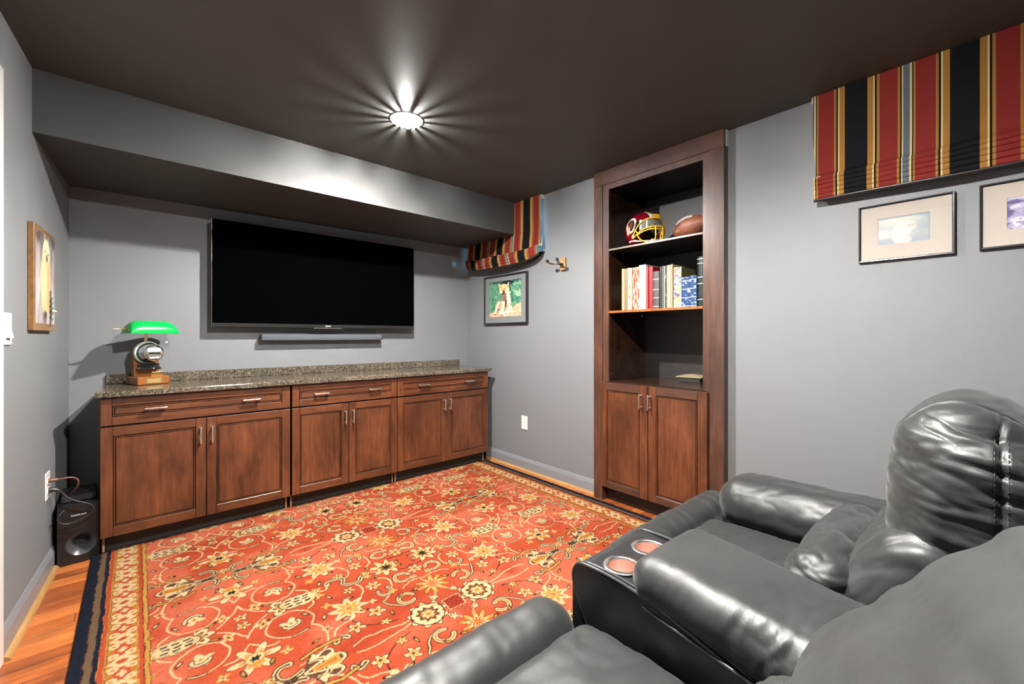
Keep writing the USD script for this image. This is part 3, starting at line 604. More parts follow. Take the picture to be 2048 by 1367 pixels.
# ---------------------------------------------------------------- framed pictures on the right wall
def picture(name, y0, y1, z0, z1, fw, depth, mat, op, fn, label, moulded, glass=True, n=90):
    """y0 > y1; op = print rectangle (y0, y1, z0, z1)."""
    T = Thing(name, (WR, (y0 + y1) / 2, z0), label, 'picture'); xf = WR - depth
    rect = lambda a: [(y0 - a, z0 + a), (y0 - a, z1 - a), (y1 + a, z1 - a), (y1 + a, z0 + a)]
    prof = [(0, 0), (0, depth * .75), (fw * .25, depth), (fw * .7, depth * .96), (fw, depth * .62), (fw, 0)] if moulded else [(0, 0), (0, depth - .001), (.001, depth), (fw - .001, depth), (fw, depth - .001), (fw, 0)]
    rings = [np.array([(WR - .0003 - d, y, z) for y, z in rect(a)]) for a, d in prof]
    for s, nm in ((0, 'frame'), (1, 'frame'), (2, 'frame'), (3, 'frame')):   # four mitred mouldings
        e = (s + 1) % 4; A = np.array([r[s] for r in rings]); B = np.array([r[e] for r in rings]); k = len(A)
        vs = np.vstack([A, B]); f = []
        for i in range(k):
            j = (i + 1) % k; f += [(i, j, k + j), (i, k + j, k + i)]
        for i in range(1, k - 1): f += [(0, i + 1, i), (k, k + i, k + i + 1)]
        m = trimesh.Trimesh(vs, np.array(f), process=False)
        if m.volume < 0: m.invert()
        T.part('frame_side', m, 'frame_black')
    xm = WR - depth * .55
    p0, p1, q0, q1 = op
    T.part('mat_board', prism(sbox(y1 + fw, z0 + fw, y0 - fw, z1 - fw).difference(sbox(p1, q0, p0, q1)), xm, xm + .003, 'x'), mat)
    sh, c = sheet((xm + .002, p0, q0), (0, p1 - p0, 0), (0, 0, q1 - q0), n, n, fn)
    T.part('photograph', sh, 'print_photo', col=c)
    if glass: T.part('glass', box(xm - .003, y1 + fw * .8, z0 + fw * .8, xm - .0012, y0 - fw * .8, z1 - fw * .8), 'clear_glass')
    return T
def mixc(c, col, m): return c * (1 - m[:, None]) + np.asarray(col, float)[None] * m[:, None]
def ell(u, v, cu, cv, ru, rv, rot=0, soft=.12):
    a = math.radians(rot); du, dv = u - cu, v - cv
    p, q_ = du * math.cos(a) + dv * math.sin(a), -du * math.sin(a) + dv * math.cos(a)
    return 1 - sm(1 - soft, 1 + soft, np.sqrt((p / ru) ** 2 + (q_ / rv) ** 2))
def nz(u, v, s, seed, o=4): return meshkit.fbm(np.stack([u * s, v * s, np.zeros_like(u) + seed * 3.7], -1), o, seed)
def seg(u, v, a, b, r0, r1, soft=.02):
    a, b = np.array(a), np.array(b); d = b - a; t = np.clip(((u - a[0]) * d[0] + (v - a[1]) * d[1]) / (d @ d), 0, 1)
    return 1 - sm(-soft, soft, np.hypot(u - a[0] - t * d[0], v - a[1] - t * d[1]) - (r0 + (r1 - r0) * t))
def coyote(u, v):
    w = 1 - v; u = u + .012 * (nz(u, w, 25, 3) - .5); w = w + .012 * (nz(u, v, 25, 4) - .5)
    n1, n2 = nz(u * 1.0, w * .35, 26, 1), nz(u, w, 9, 2)
    c = np.zeros((len(u), 3)) + srgb(96, 150, 118)
    c = mixc(c, srgb(48, 104, 84), sm(.45, .62, n1)); c = mixc(c, srgb(150, 196, 158), sm(.56, .70, n2)); c = mixc(c, srgb(20, 62, 66), sm(.10, .0, w) * .9 * (u > .1)); c = mixc(c, srgb(26, 48, 48), ell(u, w, .6, .05, .2, .07))
    c = mixc(c, srgb(196, 214, 180), (sm(.62, .68, nz(u * 2.2, w * .5, 20, 5)) * (u > .62) * (w < .75)))
    sand = sm(-.03, .03, w - (.86 - .22 * sm(.5, .95, u) + .05 * nz(u, w, 8, 6)))
    c = mixc(c, srgb(226, 184, 150), sand); c = mixc(c, srgb(196, 140, 104), sand * sm(.5, .62, nz(u, w, 34, 7)) * .7)
    T1, T2, T3, D = srgb(196, 152, 122), srgb(238, 214, 184), srgb(226, 166, 110), srgb(58, 40, 38)
    c = mixc(c, T1, ell(u, w, .34, .72, .14, .17, 20)); c = mixc(c, T2, seg(u, w, (.30, .60), (.18, .90), .035, .03)); c = mixc(c, T1, ell(u, w, .55, .55, .13, .26, -8))
    c = mixc(c, T2, ell(u, w, .62, .52, .06, .22, -6)); c = mixc(c, srgb(128, 96, 92), ell(u, w, .49, .52, .06, .22)); c = mixc(c, D, ell(u, w, .53, .64, .035, .11, 10) * .8)
    c = mixc(c, T2, seg(u, w, (.45, .62), (.42, .92), .055, .045)); c = mixc(c, T2, seg(u, w, (.66, .78), (.50, .94), .075, .05)); c = mixc(c, D, ell(u, w, .30, .83, .025, .06)); c = mixc(c, T2, ell(u, w, .345, .86, .05, .045))
    c = mixc(c, D, (ell(u, w, .41, .965, .05, .018) + ell(u, w, .53, .925, .04, .014) + ell(u, w, .19, .93, .045, .02)) * .75)
    for a, b in (((.31, .08), (.40, .24)), ((.62, .07), (.55, .24))): c = mixc(c, T2, seg(u, w, a, b, .012, .07)); c = mixc(c, srgb(150, 92, 84), seg(u, w, (a[0], a[1] + .05), b, .005, .028))
    c = mixc(c, T3, ell(u, w, .47, .20, .13, .105)); c = mixc(c, T2, ell(u, w, .40, .27, .06, .08, 30)); c = mixc(c, T2, ell(u, w, .56, .28, .06, .09, -30)); c = mixc(c, srgb(240, 196, 140), ell(u, w, .47, .15, .09, .07))
    c = mixc(c, T3, ell(u, w, .47, .28, .06, .09)); c = mixc(c, D, ell(u, w, .468, .315, .028, .05)); c = mixc(c, D, ell(u, w, .46, .375, .065, .03)); c = mixc(c, srgb(150, 120, 120), ell(u, w, .475, .40, .035, .03))
    for e in (.41, .53): c = mixc(c, D, ell(u, w, e, .235, .016, .014))
    return c * (.66 + .68 * nz(u, w, 34, 9))[:, None] * (.85 + .3 * nz(u * 3, w, 30, 19))[:, None]
def pale_animal(u, v):
    w = 1 - v; n1 = nz(u, w, 6, 11)
    c = np.zeros((len(u), 3)) + srgb(172, 180, 180); c = mixc(c, srgb(150, 162, 170), sm(.4, .7, n1)); c = mixc(c, srgb(212, 212, 202), ell(u, w, .10, .62, .22, .16, soft=.6)); c = mixc(c, srgb(196, 198, 186), ell(u, w, .45, .15, .35, .2, soft=.7))
    c = mixc(c, srgb(158, 168, 178), sm(.72, .9, w)); c = mixc(c, srgb(120, 136, 150), sm(.07, .02, w)); c = mixc(c, srgb(120, 140, 156), sm(.94, .99, u) * .6)
    for cu, cv, ru, rv in ((.48, .50, .17, .26), (.58, .40, .17, .17), (.44, .78, .15, .26), (.55, .9, .10, .12)): c = mixc(c, srgb(232, 222, 208), ell(u + .05 * (nz(u, w, 18, 12) - .5), w + .05 * (nz(u, w, 18, 13) - .5), cu, cv, ru, rv, soft=.25) * .9)
    c = mixc(c, srgb(206, 196, 188), sm(.5, .65, nz(u, w, 26, 14)) * ell(u, w, .5, .55, .2, .35) * .5); c = mixc(c, srgb(168, 158, 150), ell(u, w, .66, .38, .10, .07, soft=.5) * .6)
    return c * .92
def lilac(u, v):
    n1, n2 = nz(u, v, 7, 21, 3), nz(u, v, 15, 22, 3)
    c = np.zeros((len(u), 3)) + srgb(178, 170, 204); c = mixc(c, srgb(226, 222, 240), sm(.5, .62, n1)); c = mixc(c, srgb(104, 94, 140), sm(.48, .36, n1)); c = mixc(c, srgb(66, 56, 84), sm(.38, .28, n2) * .8); return c
picture('picture_frame', 3.375, 2.752, 1.326, 1.795, .013, .028, 'mat_grey', (3.300, 2.836, 1.398, 1.737), coyote, 'framed photograph of a coyote pup in a grey mat below the corner shade', False, glass=False, n=150)
picture('picture_frame', .428, .104, 1.562, 1.830, .010, .022, 'mat_board', (.355, .181, 1.637, 1.760), pale_animal, 'black framed photograph of a pale woolly animal beside the lilac picture', True)
picture('picture_frame', .035, -.290, 1.566, 1.834, .010, .022, 'mat_board', (-.040, -.215, 1.638, 1.763), lilac, 'black framed photograph of lilac blossom cut off by the photograph\'s edge', True)

# ---------------------------------------------------------------- owl plaque on the left wall
OY, OZ, OW, OH = 2.812, 1.236, .384, .482
OL = lambda m: on_left(m, OY, OZ)
def owl(u, v):
    w = 1 - v; u0 = u; n1 = nz(u * 2, w * .25, 9, 31); u = u + .02 * (nz(u, w, 14, 33) - .5)
    c = np.zeros((len(u), 3)) + srgb(172, 162, 160); c = mixc(c, srgb(112, 100, 90), sm(.42, .62, n1) * sm(1.0, .3, w)); c = mixc(c, srgb(70, 60, 50), sm(.22, .05, w) * sm(.4, .6, nz(u, w, 5, 32))); c = mixc(c, srgb(206, 196, 198), sm(.5, .7, nz(u * 2, w * .4, 7, 34)) * sm(.3, .6, w))
    for a, b, r in (((.20, .0), (.30, .5), .03), ((.9, .25), (.75, .0), .02), ((.78, .40), (1.0, .55), .012), ((.25, .6), (.12, 1.0), .025)): c = mixc(c, srgb(120, 106, 98), seg(u, w, a, b, r, r * .6, .03) * .7)
    Y, Wt = srgb(226, 192, 136), srgb(236, 216, 178)
    c = mixc(c, Y, ell(u, w, .50, .56, .27, .36, soft=.06)); c = mixc(c, Wt, ell(u, w, .53, .22, .19, .17, soft=.06)); c = mixc(c, Y, ell(u, w, .50, .42, .24, .2, soft=.2)); c = mixc(c, srgb(236, 210, 160), ell(u, w, .42, .5, .12, .28, soft=.6)); c = mixc(c, srgb(198, 160, 110), ell(u, w, .66, .6, .08, .26, soft=.6) * .6)
    c = mixc(c, srgb(186, 150, 104), sm(.56, .66, nz(u * 2, w, 30, 35)) * ell(u, w, .5, .56, .25, .34) * .45)
    D = srgb(52, 40, 36)
    c = mixc(c, D, ell(u, w, .47, .19, .028, .013)); c = mixc(c, D, ell(u, w, .62, .21, .028, .012)); c = mixc(c, D, ell(u, w, .56, .265, .038, .035)); c = mixc(c, D, ell(u, w, .545, .235, .02, .025) * .7)
    c = mixc(c, srgb(118, 100, 96), ell(u, w, .46, .93, .10, .08, soft=.4)); c = mixc(c, srgb(60, 50, 66), ell(u, w, .5, .90, .06, .035, soft=.4)); c = mixc(c, srgb(86, 74, 66), seg(u, w, (.72, .66), (.76, 1.0), .03, .02, .03) * .6)
    return c
T = Thing('owl_plaque', tuple(OL(box(0, 0, 0, .001, .001, .001)).vertices.mean(0)), 'photograph of a white owl mounted on a thick wooden board', 'plaque')
T.part('board', OL(box(0, 0, .0004, OW, OH, .021, .002)), 'plaque_wood')
sh, c = sheet((.022, .034, .0214), (OW - .026, 0, 0), (0, OH - .056, 0), 90, 120, owl)
T.part('photograph', OL(sh), 'print_photo', col=c)
lv = [tube([(.28, .05 + .013 * i, .024), (.28 + (-1) ** i * .014, .057 + .013 * i, .0275), (.28 + (-1) ** i * .024, .065 + .013 * i, .0295)], [.002, .0032, .001], 6) for i in range(9)] + [tube([(.28, .02, .0235), (.282, .10, .028), (.285, .20, .024)], .0018, 6)]
T.part('sprig', OL(cat_(*lv)), 'sprig_green'); T.part('berry', OL(tube([(.285, .098, .026), (.30, .10, .033), (.325, .098, .037)], [.005, .006, .003], 8)), 'sprig_cream', smooth=True)

# ---------------------------------------------------------------- built-in bookcase
BX = 2.575                                        # face of the trim
T = Thing('bookcase', (2.83, 1.512, 0), 'tall built-in dark wood bookcase with two doors in the right wall', 'bookcase')
T.part('trim_board', box(BX, 1.039, 2.325, WR - .0003, 1.985, CEIL - .001, .0015), 'bookcase_wood_rail')
T.part('trim_board', box(BX, 1.908, .0015, WR - .0003, 1.985, 2.3246, .0015), 'bookcase_wood')
T.part('trim_board', box(BX, 1.039, .0015, WR - .0003, 1.1225, 2.3246, .0015), 'bookcase_wood')
T.part('filler_strip', box(BX + .022, 1.0335, 2.33, WR - .0003, 1.0385, CEIL - .002), 'white_trim', label='unpainted white strip at the top corner')
T.part('face_frame', cat_(box(BX + .008, 1.856, .876, BX + .027, 1.9075, 2.3246), box(BX + .008, 1.1230, .876, BX + .027, 1.167, 2.3246), box(BX + .008, 1.167, 2.284, BX + .027, 1.856, 2.3246), box(BX + .008, 1.1230, .105, BX + .027, 1.14, .876), box(BX + .008, 1.89, .105, BX + .027, 1.9075, .876)), 'bookcase_wood')
IN = BX + .0275
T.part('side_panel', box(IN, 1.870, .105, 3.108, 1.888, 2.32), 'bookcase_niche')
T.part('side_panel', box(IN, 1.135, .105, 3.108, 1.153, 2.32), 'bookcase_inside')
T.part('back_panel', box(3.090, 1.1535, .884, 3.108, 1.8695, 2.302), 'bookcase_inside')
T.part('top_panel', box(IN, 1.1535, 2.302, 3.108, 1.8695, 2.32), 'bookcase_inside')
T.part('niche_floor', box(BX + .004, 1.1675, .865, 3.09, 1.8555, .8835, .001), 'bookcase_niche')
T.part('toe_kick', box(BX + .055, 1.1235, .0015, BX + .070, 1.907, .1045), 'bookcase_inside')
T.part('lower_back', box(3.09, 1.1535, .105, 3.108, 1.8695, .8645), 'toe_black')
dots = []
for x in (2.640, 3.045):
    for k in range(40):
        z = .935 + k * .032
        if min(abs(z - 1.84), abs(z - 1.387)) > .02: dots.append(move(lathe([(.0001, .0008), (.0026, .0008), (.0026, 0)], 8), (x, 1.8695, z), rx=90))
T.part('peg_hole', cat_(*dots), 'steel', kind='stuff')
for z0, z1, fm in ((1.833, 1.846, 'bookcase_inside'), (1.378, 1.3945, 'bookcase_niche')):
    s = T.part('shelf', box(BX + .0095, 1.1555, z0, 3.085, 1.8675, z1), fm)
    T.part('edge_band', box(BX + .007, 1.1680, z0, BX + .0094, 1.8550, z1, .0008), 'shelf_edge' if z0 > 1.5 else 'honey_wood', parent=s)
    for y, yd in ((1.8690, -1), (1.154, 1)):
        for x in (2.640, 3.045): T.part('shelf_pin', cat_(box(x - .006, y, z0 - .012, x + .006, y + yd * .004, z0 - .0005), box(x - .006, y, z0 - .003, x + .006, y + yd * .010, z0 - .0005)), 'nickel', parent=s)
DX = 2.560
BXX, BYY, BZZ = (0, -1, 0), (0, 0, 1), (-1, 0, 0)
for ya, yb_, hy in ((1.908, 1.529, 1.575), (1.5235, 1.131, 1.511)):
    dd = panel_front(T, 'door', (DX + .0205, ya, .109), BXX, BYY, BZZ, ya - yb_, .764, ('bookcase_wood_d', 'bookcase_rail_d') if False else ('cabinet_wood', 'bookcase_wood_rail'), (.046, .060, .049, .055) if hy > 1.55 else (.056, .060, .049, .055))
    handle(T, (DX, hy, .768), (0, 0, 1), (0, 1, 0), BZZ, dd)

# ---------------------------------------------------------------- books
BZ = 1.3950
def book(y0, y1, ztop, cover, label, depth=.17, x=2.594, page='pages', rnd=.25, col=None, spine_pages=False, zb=BZ, bands=(), band_mat='silver_print'):
    """y0 > y1. The spine faces the room."""
    T = Thing('book', (x + depth / 2, (y0 + y1) / 2, zb), label, 'book', 'books on the middle shelf'); w = y0 - y1 - .0008; c = (y0 + y1) / 2; t = min(.0022, w * .2); h = ztop - zb
    mk_ = lambda m: move(m, (x, c, zb))
    r = w * rnd * .5
    arc = [(r * (1 - math.cos(a * PI / 2)) if False else r * (a * a), w / 2 * a) for a in np.linspace(-1, 1, 13)]
    outer = [(px, py) for px, py in arc] + [(depth, w / 2), (depth, w / 2 - t), (t + r, w / 2 - t)] + [(px + t, py * (1 - 2 * t / w)) for px, py in arc[::-1]] + [(t + r, -w / 2 + t), (depth, -w / 2 + t), (depth, -w / 2)]
    P0 = Polygon(outer).buffer(0)
    if spine_pages: outer = None; P0 = None
    if P0 is not None:
        T.part('cover', prism(P0, 0, h).apply_translation((x, c, zb)), cover, smooth=30)
        if col is not None:
            ya = np.linspace(-1, 1, 13); zz = np.linspace(.0005, h - .0005, 90); A_, Z_ = np.meshgrid(ya, zz); pts = np.stack([x + r * A_ ** 2 - .0004, c + w / 2 * A_, zb + Z_], -1).reshape(-1, 3)
            T.part('spine_print', trimesh.Trimesh(pts, gridmesh(13, 90)[:, ::-1], process=False), 'print_book', col=col(pts))
    else: T.part('cover', cat_(box(x, c - w / 2, zb, x + depth, c - w / 2 + t, ztop, .0006), box(x, c + w / 2 - t, zb, x + depth, c + w / 2, ztop, .0006), box(x + depth - t, c - w / 2 + t, zb, x + depth, c + w / 2 - t, ztop)), cover)
    T.part('pages', box(x + (.003 if spine_pages else r + t + .0004), c - w / 2 + t + .0003, zb + .003, x + depth - (.003 if not spine_pages else t + .0004), c + w / 2 - t - .0003, ztop - .004), page)
    for bz in bands:
        T.part('spine_band', prism(Polygon([(px - .0012, py) for px, py in arc] + [(px + .0004, py) for px, py in arc[::-1]]), h * bz, h * bz + .004).apply_translation((x, c, zb)), band_mat)
    return T
plain('bk_olive', (0.0697, 0.06534, 0.02396), .5); plain('bk_cream', (0.207, 0.1693, 0.0972), .55); plain('bk_tan', (0.1318, 0.08467, 0.03136), .5); plain('bk_white', (0.2509, 0.254, 0.2509), .45); plain('bk_pink', (0.1631, 0.03763, 0.0345), .5); plain('bk_red', (0.1631, 0.001882, 0.003136), .4)
plain('bk_mauve', (0.04574, 0.03485, 0.03703), .45); plain('bk_dkgreen', (0.006273, 0.01098, 0.007841), .45); plain('bk_sage', (0.0345, 0.04234, 0.03136), .5); plain('bk_ivory', (0.2258, 0.1819, 0.1254), .5); plain('bk_navy', (0.003136, 0.01098, 0.02979), .4); plain('bk_teal', (0.005646, 0.01192, 0.01318), .3); plain('bk_yellow', (0.2258, 0.1882, 0.08158), .5)
def marb(p):
    a = nz(p[:, 1] * 6, p[:, 2] * 1.5, 14, 41); s = np.sin((p[:, 2] * 55 + 2.5 * np.sin(p[:, 1] * 160) + a * 14)); c = np.zeros((len(p), 3)) + srgb(206, 98, 58); return mixc(mixc(c, srgb(244, 206, 186), sm(.2, .7, s)), srgb(150, 50, 26), sm(-.4, -.9, s))
def flor(p):
    c = np.zeros((len(p), 3)) + srgb(226, 216, 190)
    for k, cl in enumerate(((214, 98, 110), (86, 140, 176), (232, 176, 112), (96, 84, 120), (140, 160, 110))): c = mixc(c, srgb(*cl), sm(.56, .64, nz(p[:, 1], p[:, 2], 55, 50 + k)))
    return c
def spk(p):
    c = np.zeros((len(p), 3)) + srgb(232, 222, 196); c = mixc(c, srgb(70, 58, 50), sm(.58, .66, nz(p[:, 1] * 3, p[:, 2], 45, 61))); return c
def dkp(p):
    c = np.zeros((len(p), 3)) + srgb(60, 56, 44); return mixc(c, srgb(190, 180, 120), sm(.55, .65, nz(p[:, 1] * 3, p[:, 2], 60, 62)))
def nav(p):
    c = np.zeros((len(p), 3)) + srgb(24, 64, 112); return mixc(c, srgb(190, 205, 225), sm(.60, .68, nz(p[:, 1], p[:, 2], 90, 63)) * .8)
K = 2.594 / 2.62
B_ = lambda a: a * K + 0.0
book(B_(1.772), B_(1.7485), 1.690, 'bk_cream', 'cream book, first at the left end of the row'); book(B_(1.7480), B_(1.7245), 1.689, 'bk_tan', 'tan book second from the left of the row', rnd=.1)
book(B_(1.7235), B_(1.7050), 1.691, 'bk_white', 'cream book with dark speckles on its spine', col=spk); book(B_(1.7045), B_(1.6960), 1.690, 'bk_yellow', 'thin pale yellow book'); book(B_(1.6955), B_(1.6855), 1.690, 'bk_white', 'thin white book with dark marks next to the orange marbled one', col=spk)
book(B_(1.685), B_(1.6315), 1.690, 'bk_tan', 'orange and white marbled book', col=marb)
book(B_(1.631), B_(1.5765), 1.700, 'bk_white', 'thick plain white book, the brightest in the row', rnd=.1, depth=.19)
book(B_(1.576), B_(1.5620), 1.688, 'bk_pink', 'dull rose book beside the thick white one'); book(B_(1.5615), B_(1.5270), 1.680, 'bk_red', 'bright red book beside the mauve leather one', rnd=.3)
book(B_(1.526), B_(1.4800), 1.644, 'bk_mauve', 'shorter mauve grey leather book with pale bands', bands=(.05, .28, .5, .78), depth=.15)
book(B_(1.473), B_(1.4625), 1.671, 'bk_dkgreen', 'thin dark green book'); book(B_(1.4615), B_(1.4430), 1.672, 'bk_sage', 'sage green book beside the thin dark green one'); book(B_(1.4420), B_(1.4350), 1.672, 'bk_white', 'very thin white book beside the sage green one'); book(B_(1.4345), B_(1.4235), 1.673, 'bk_dkgreen', 'thin dark patterned book', col=dkp)
book(B_(1.423), B_(1.3950), 1.674, 'bk_ivory', 'ivory book right of the dark patterned one', rnd=.1); book(B_(1.3945), B_(1.3820), 1.677, 'bk_cream', 'narrow cream book, tallest beside the flowered one')
book(B_(1.379), B_(1.3240), 1.654, 'bk_olive', 'white book with a flowered spine and olive side', col=flor, depth=.20)
book(B_(1.3235), B_(1.2750), 1.585, 'bk_navy', 'short navy blue volume with silver bands, left of the pair', col=nav, bands=(.02, .3, .58, .86), depth=.13); book(B_(1.2745), B_(1.2255), 1.590, 'bk_navy', 'short navy blue volume with silver bands, beside the tall teal book', col=nav, bands=(.02, .3, .58, .86), depth=.13)
book(B_(1.2245), B_(1.1790), 1.700, 'bk_teal', 'tall dark teal leather book at the right end of the row', bands=(.13, .45, .58, .86, .95), rnd=.5)
T = Thing('keepsake_box', (2.98, 1.42, .8835), 'small dark box with a cream lid on the niche floor', 'box')
bxm = lambda m: move(m, (2.985, 1.425, .8836), rz=8)
T.part('box', bxm(box(-.075, -.075, 0, .075, .075, .034, .002)), 'bakelite'); T.part('rib', bxm(cat_(*[box(-.077, -.0765, .006 + .009 * i, .077, .0765, .009 + .009 * i) for i in range(3)])), 'gun_metal')
hl = [(x * a, y * a, z) for a, z in ((.086, .0342), (.088, .037), (.088, .041), (.060, .047), (.015, .055)) for x in (-1, 1) for y in (-1, 1)]
T.part('lid', bxm(trimesh.convex.convex_hull(np.array(hl))), 'bk_cream')

# ---------------------------------------------------------------- football helmet
HO, HA = np.array([2.715, 1.655, 1.846]), math.degrees(math.atan2(-.925, -.38))
HS_ = 1.0
def hp_(m): return move(m, HO, rz=HA, s=HS_)
def ellm(a, b, c, o): return m3.Manifold.sphere(1.0, 96).scale((a, b, c)).translate(o)
hc = (0, 0, .125)
outer = ellm(.142, .116, .122, hc) + ellm(.100, .112, .105, (-.025, 0, .10))
inner = ellm(.132, .106, .112, hc) + ellm(.090, .101, .098, (-.025, 0, .095))
cutf = m3.Manifold.hull_points(np.array([(x, y, z) for y in (-.3, .3) for x, z in ((.052, .158), (.064, .165), (.3, .175), (.3, -.1), (.066, -.1), (.040, .085))]))
shell = outer - inner - cutf - m3.Manifold.cube((1, 1, .5), True).translate((0, 0, -.25 + .012))
shell = shell.refine_to_length(.0055)
v, f, _ = meshkit.arrays(shell); m = trimesh.Trimesh(v, f, process=False)
c = np.zeros((len(v), 3)) + srgb(112, 8, 26)
ay = np.abs(v[:, 1]); topm = (v[:, 2] > .13) | (v[:, 0] < -.05)
c = np.where(((ay < .030) & topm)[:, None], srgb(238, 236, 232), c); c = np.where(((ay < .016) & topm)[:, None], srgb(240, 160, 24), c)
rl = np.hypot(v[:, 0] - .008, v[:, 2] - .142)
side = (ay > .07)
c = np.where((side & (rl < .054))[:, None], srgb(240, 232, 206), c); c = np.where((side & (rl < .049))[:, None], srgb(214, 160, 50), c); c = np.where((side & (rl < .045))[:, None], srgb(244, 240, 232), c); c = np.where((side & (rl < .040))[:, None], srgb(34, 34, 44), c)
lx, lz = v[:, 0] - .008, v[:, 2] - .142
prof = (((lx - .004) / .020) ** 2 + ((lz - .004) / .026) ** 2 < 1)
c = np.where((side & prof)[:, None], srgb(112, 60, 48), c)
for k in range(2): c = np.where((side & (np.abs(lx + .026 + .010 * k) < .0045) & (lz < .008) & (lz > -.066 + .01 * k))[:, None], srgb(240, 236, 226) if k else srgb(226, 170, 60), c)
c = np.where((side & (np.abs(lx + .010) < .006) & (lz < -.010) & (lz > -.036))[:, None], srgb(232, 230, 226), c)
ins = ((v[:, 0] / .137) ** 2 + (v[:, 1] / .111) ** 2 + ((v[:, 2] - .125) / .117) ** 2 < 1) & (((v[:, 0] + .025) / .095) ** 2 + (v[:, 1] / .1065) ** 2 + ((v[:, 2] - .0975) / .1015) ** 2 < 1)
c = np.where(ins[:, None], srgb(30, 30, 32), c)
T = Thing('football_helmet', tuple(HO), 'burgundy football helmet with a gold face mask on the upper shelf', 'helmet')
T.part('shell', hp_(m), 'print_helmet', col=c)
mir = lambda pts: [(x, y, z) for x, y, z in pts] + [(x, -y, z) for x, y, z in pts[::-1]]
bars = [mir([(.030, .114, .055), (.062, .108, .098), (.085, .096, .135), (.128, .060, .167), (.146, .020, .172)]),
        mir([(.085, .105, .072), (.130, .080, .098), (.168, .040, .108), (.176, .012, .110)]), mir([(.082, .107, .060), (.130, .082, .082), (.168, .042, .090), (.175, .012, .091)]),
        mir([(.030, .114, .055), (.050, .112, .045), (.085, .105, .072)]), mir([(.082, .107, .060), (.098, .096, .030), (.130, .070, .008), (.165, .034, .002), (.170, .010, .002)])]
for b_ in bars[:3] + bars[4:]: T.part('mask_bar', hp_(tube(b_, .0042, 10, spline=60)), 'mask_gold', smooth=True)
for s in (-1, 1):
    T.part('mask_bar', hp_(tube([(.030, s * .114, .055), (.046, s * .115, .047), (.062, s * .111, .058), (.082, s * .107, .066)], .0042, 10, spline=20)), 'mask_gold', smooth=True)
    T.part('mask_bar', hp_(tube([(.062, s * .109, .098), (.075, s * .108, .082), (.086, s * .105, .070)], .0042, 10, spline=16)), 'mask_gold', smooth=True)
    T.part('mask_bar', hp_(tube([(.173, s * .028, .110), (.176, s * .028, .06), (.168, s * .030, .003)], .0042, 10, spline=20)), 'mask_gold', smooth=True)
    T.part('mask_clip', hp_(move(box(-.008, -.003, -.012, .012, .004, .012, .002), (.040, s * .1145, .060))), 'strap_white')
    T.part('jaw_strap', hp_(tube([(.028, s * .110, .030), (.070, s * .100, .022), (.110, s * .062, .018), (.128, s * .030, .018)], .006, 8, spline=30)), 'strap_white', smooth=True)
u_, w_ = np.meshgrid(np.linspace(-1, 1, 31), np.linspace(0, 1, 9)); an = u_ * 1.15
vv = np.stack([(.040 + .104 * np.cos(an)), .100 * np.sin(an), .098 + .066 * w_ - .0 * u_], -1).reshape(-1, 3)
T.part('visor', hp_(trimesh.Trimesh(vv, gridmesh(31, 9), process=False)), 'visor_tint', smooth=True)
T.part('chin_cup', hp_(move(cushion((.034, .070, .030), .0145, .006), (.132, 0, .0175))), 'strap_white', smooth=True)
T.part('front_bumper', hp_(move(cushion((.018, .080, .026), .006, .006), (.133, 0, .186), ry=18)), 'strap_white', smooth=True)
T.part('bumper_stripe', hp_(move(box(-.0115, -.022, -.011, -.0085, .022, .012), (.1535, 0, .185), ry=18)), 'mask_gold')
T.part('lower_decal', hp_(cat_(*[move(box(-.007, -.001, -.006, .007, .0012, .006, .001), (-.010 + .019 * i, .1085 - .004 * abs(i - 1), .032), rz=-6) for i in range(4)], *[move(box(-.007, -.0012, -.006, .007, .001, .006, .001), (-.010 + .019 * i, -.1085 + .004 * abs(i - 1), .032), rz=6) for i in range(4)])), 'strap_white')

# ---------------------------------------------------------------- american football
FO = np.array([2.690, 1.296, 1.846 + .0705]); La, Ra = .128, .0735
ax1 = np.array([-.14, -.90, .16]); ax1 /= np.linalg.norm(ax1)           # towards the visible tip
up_ = np.array([-.66, .10, .74]); lc = up_ - ax1 * (up_ @ ax1); lc /= np.linalg.norm(lc)  # towards the laces
tw = np.cross(lc, ax1)
def bpt(s, th, r=1.0):
    """s in [-1, 1] along the axis, th about it from the laces."""
    rad = Ra * np.maximum(1e-4, 1 - np.abs(s) ** 2.05) ** .78 * r
    return FO + np.multiply.outer(np.asarray(s) * La, ax1) + (rad * np.cos(th))[..., None] * lc + (rad * np.sin(th))[..., None] * tw
S, H = np.meshgrid(np.sin(np.linspace(-1, 1, 81) * PI / 2), np.linspace(0, 2 * PI, 129))
groove = 1 - .018 * np.exp(-(((H % (PI / 2)) - 0) / .02) ** 2) - .018 * np.exp(-(((H % (PI / 2)) - PI / 2) / .02) ** 2)
m = trimesh.Trimesh(bpt(S, H, groove).reshape(-1, 3), gridmesh(81, 129), process=False); m.merge_vertices(digits_vertex=6)
if m.volume < 0: m.invert()
T = Thing('american_football', tuple(FO - (0, 0, Ra)), 'brown leather american football with white laces beside the helmet', 'football')
T.part('ball', m, 'football_leather', smooth=True)
for th in (PI / 2, -PI / 2): ss = np.linspace(-.97, .97, 40); T.part('seam', tube(bpt(ss, np.full(40, th), .995), .0008, 6), 'ink_black')
for th in (-.05, .05): ss = np.linspace(-.52, .42, 24); T.part('lace', tube(bpt(ss, np.full(24, th), 1.02), .0024, 8), 'lace_white', smooth=True)
for s in np.linspace(-.48, .38, 8): tt = np.linspace(-.24, .24, 12); T.part('lace', tube(bpt(np.full(12, s), tt, 1.03), .0030, 8), 'lace_white', smooth=True)
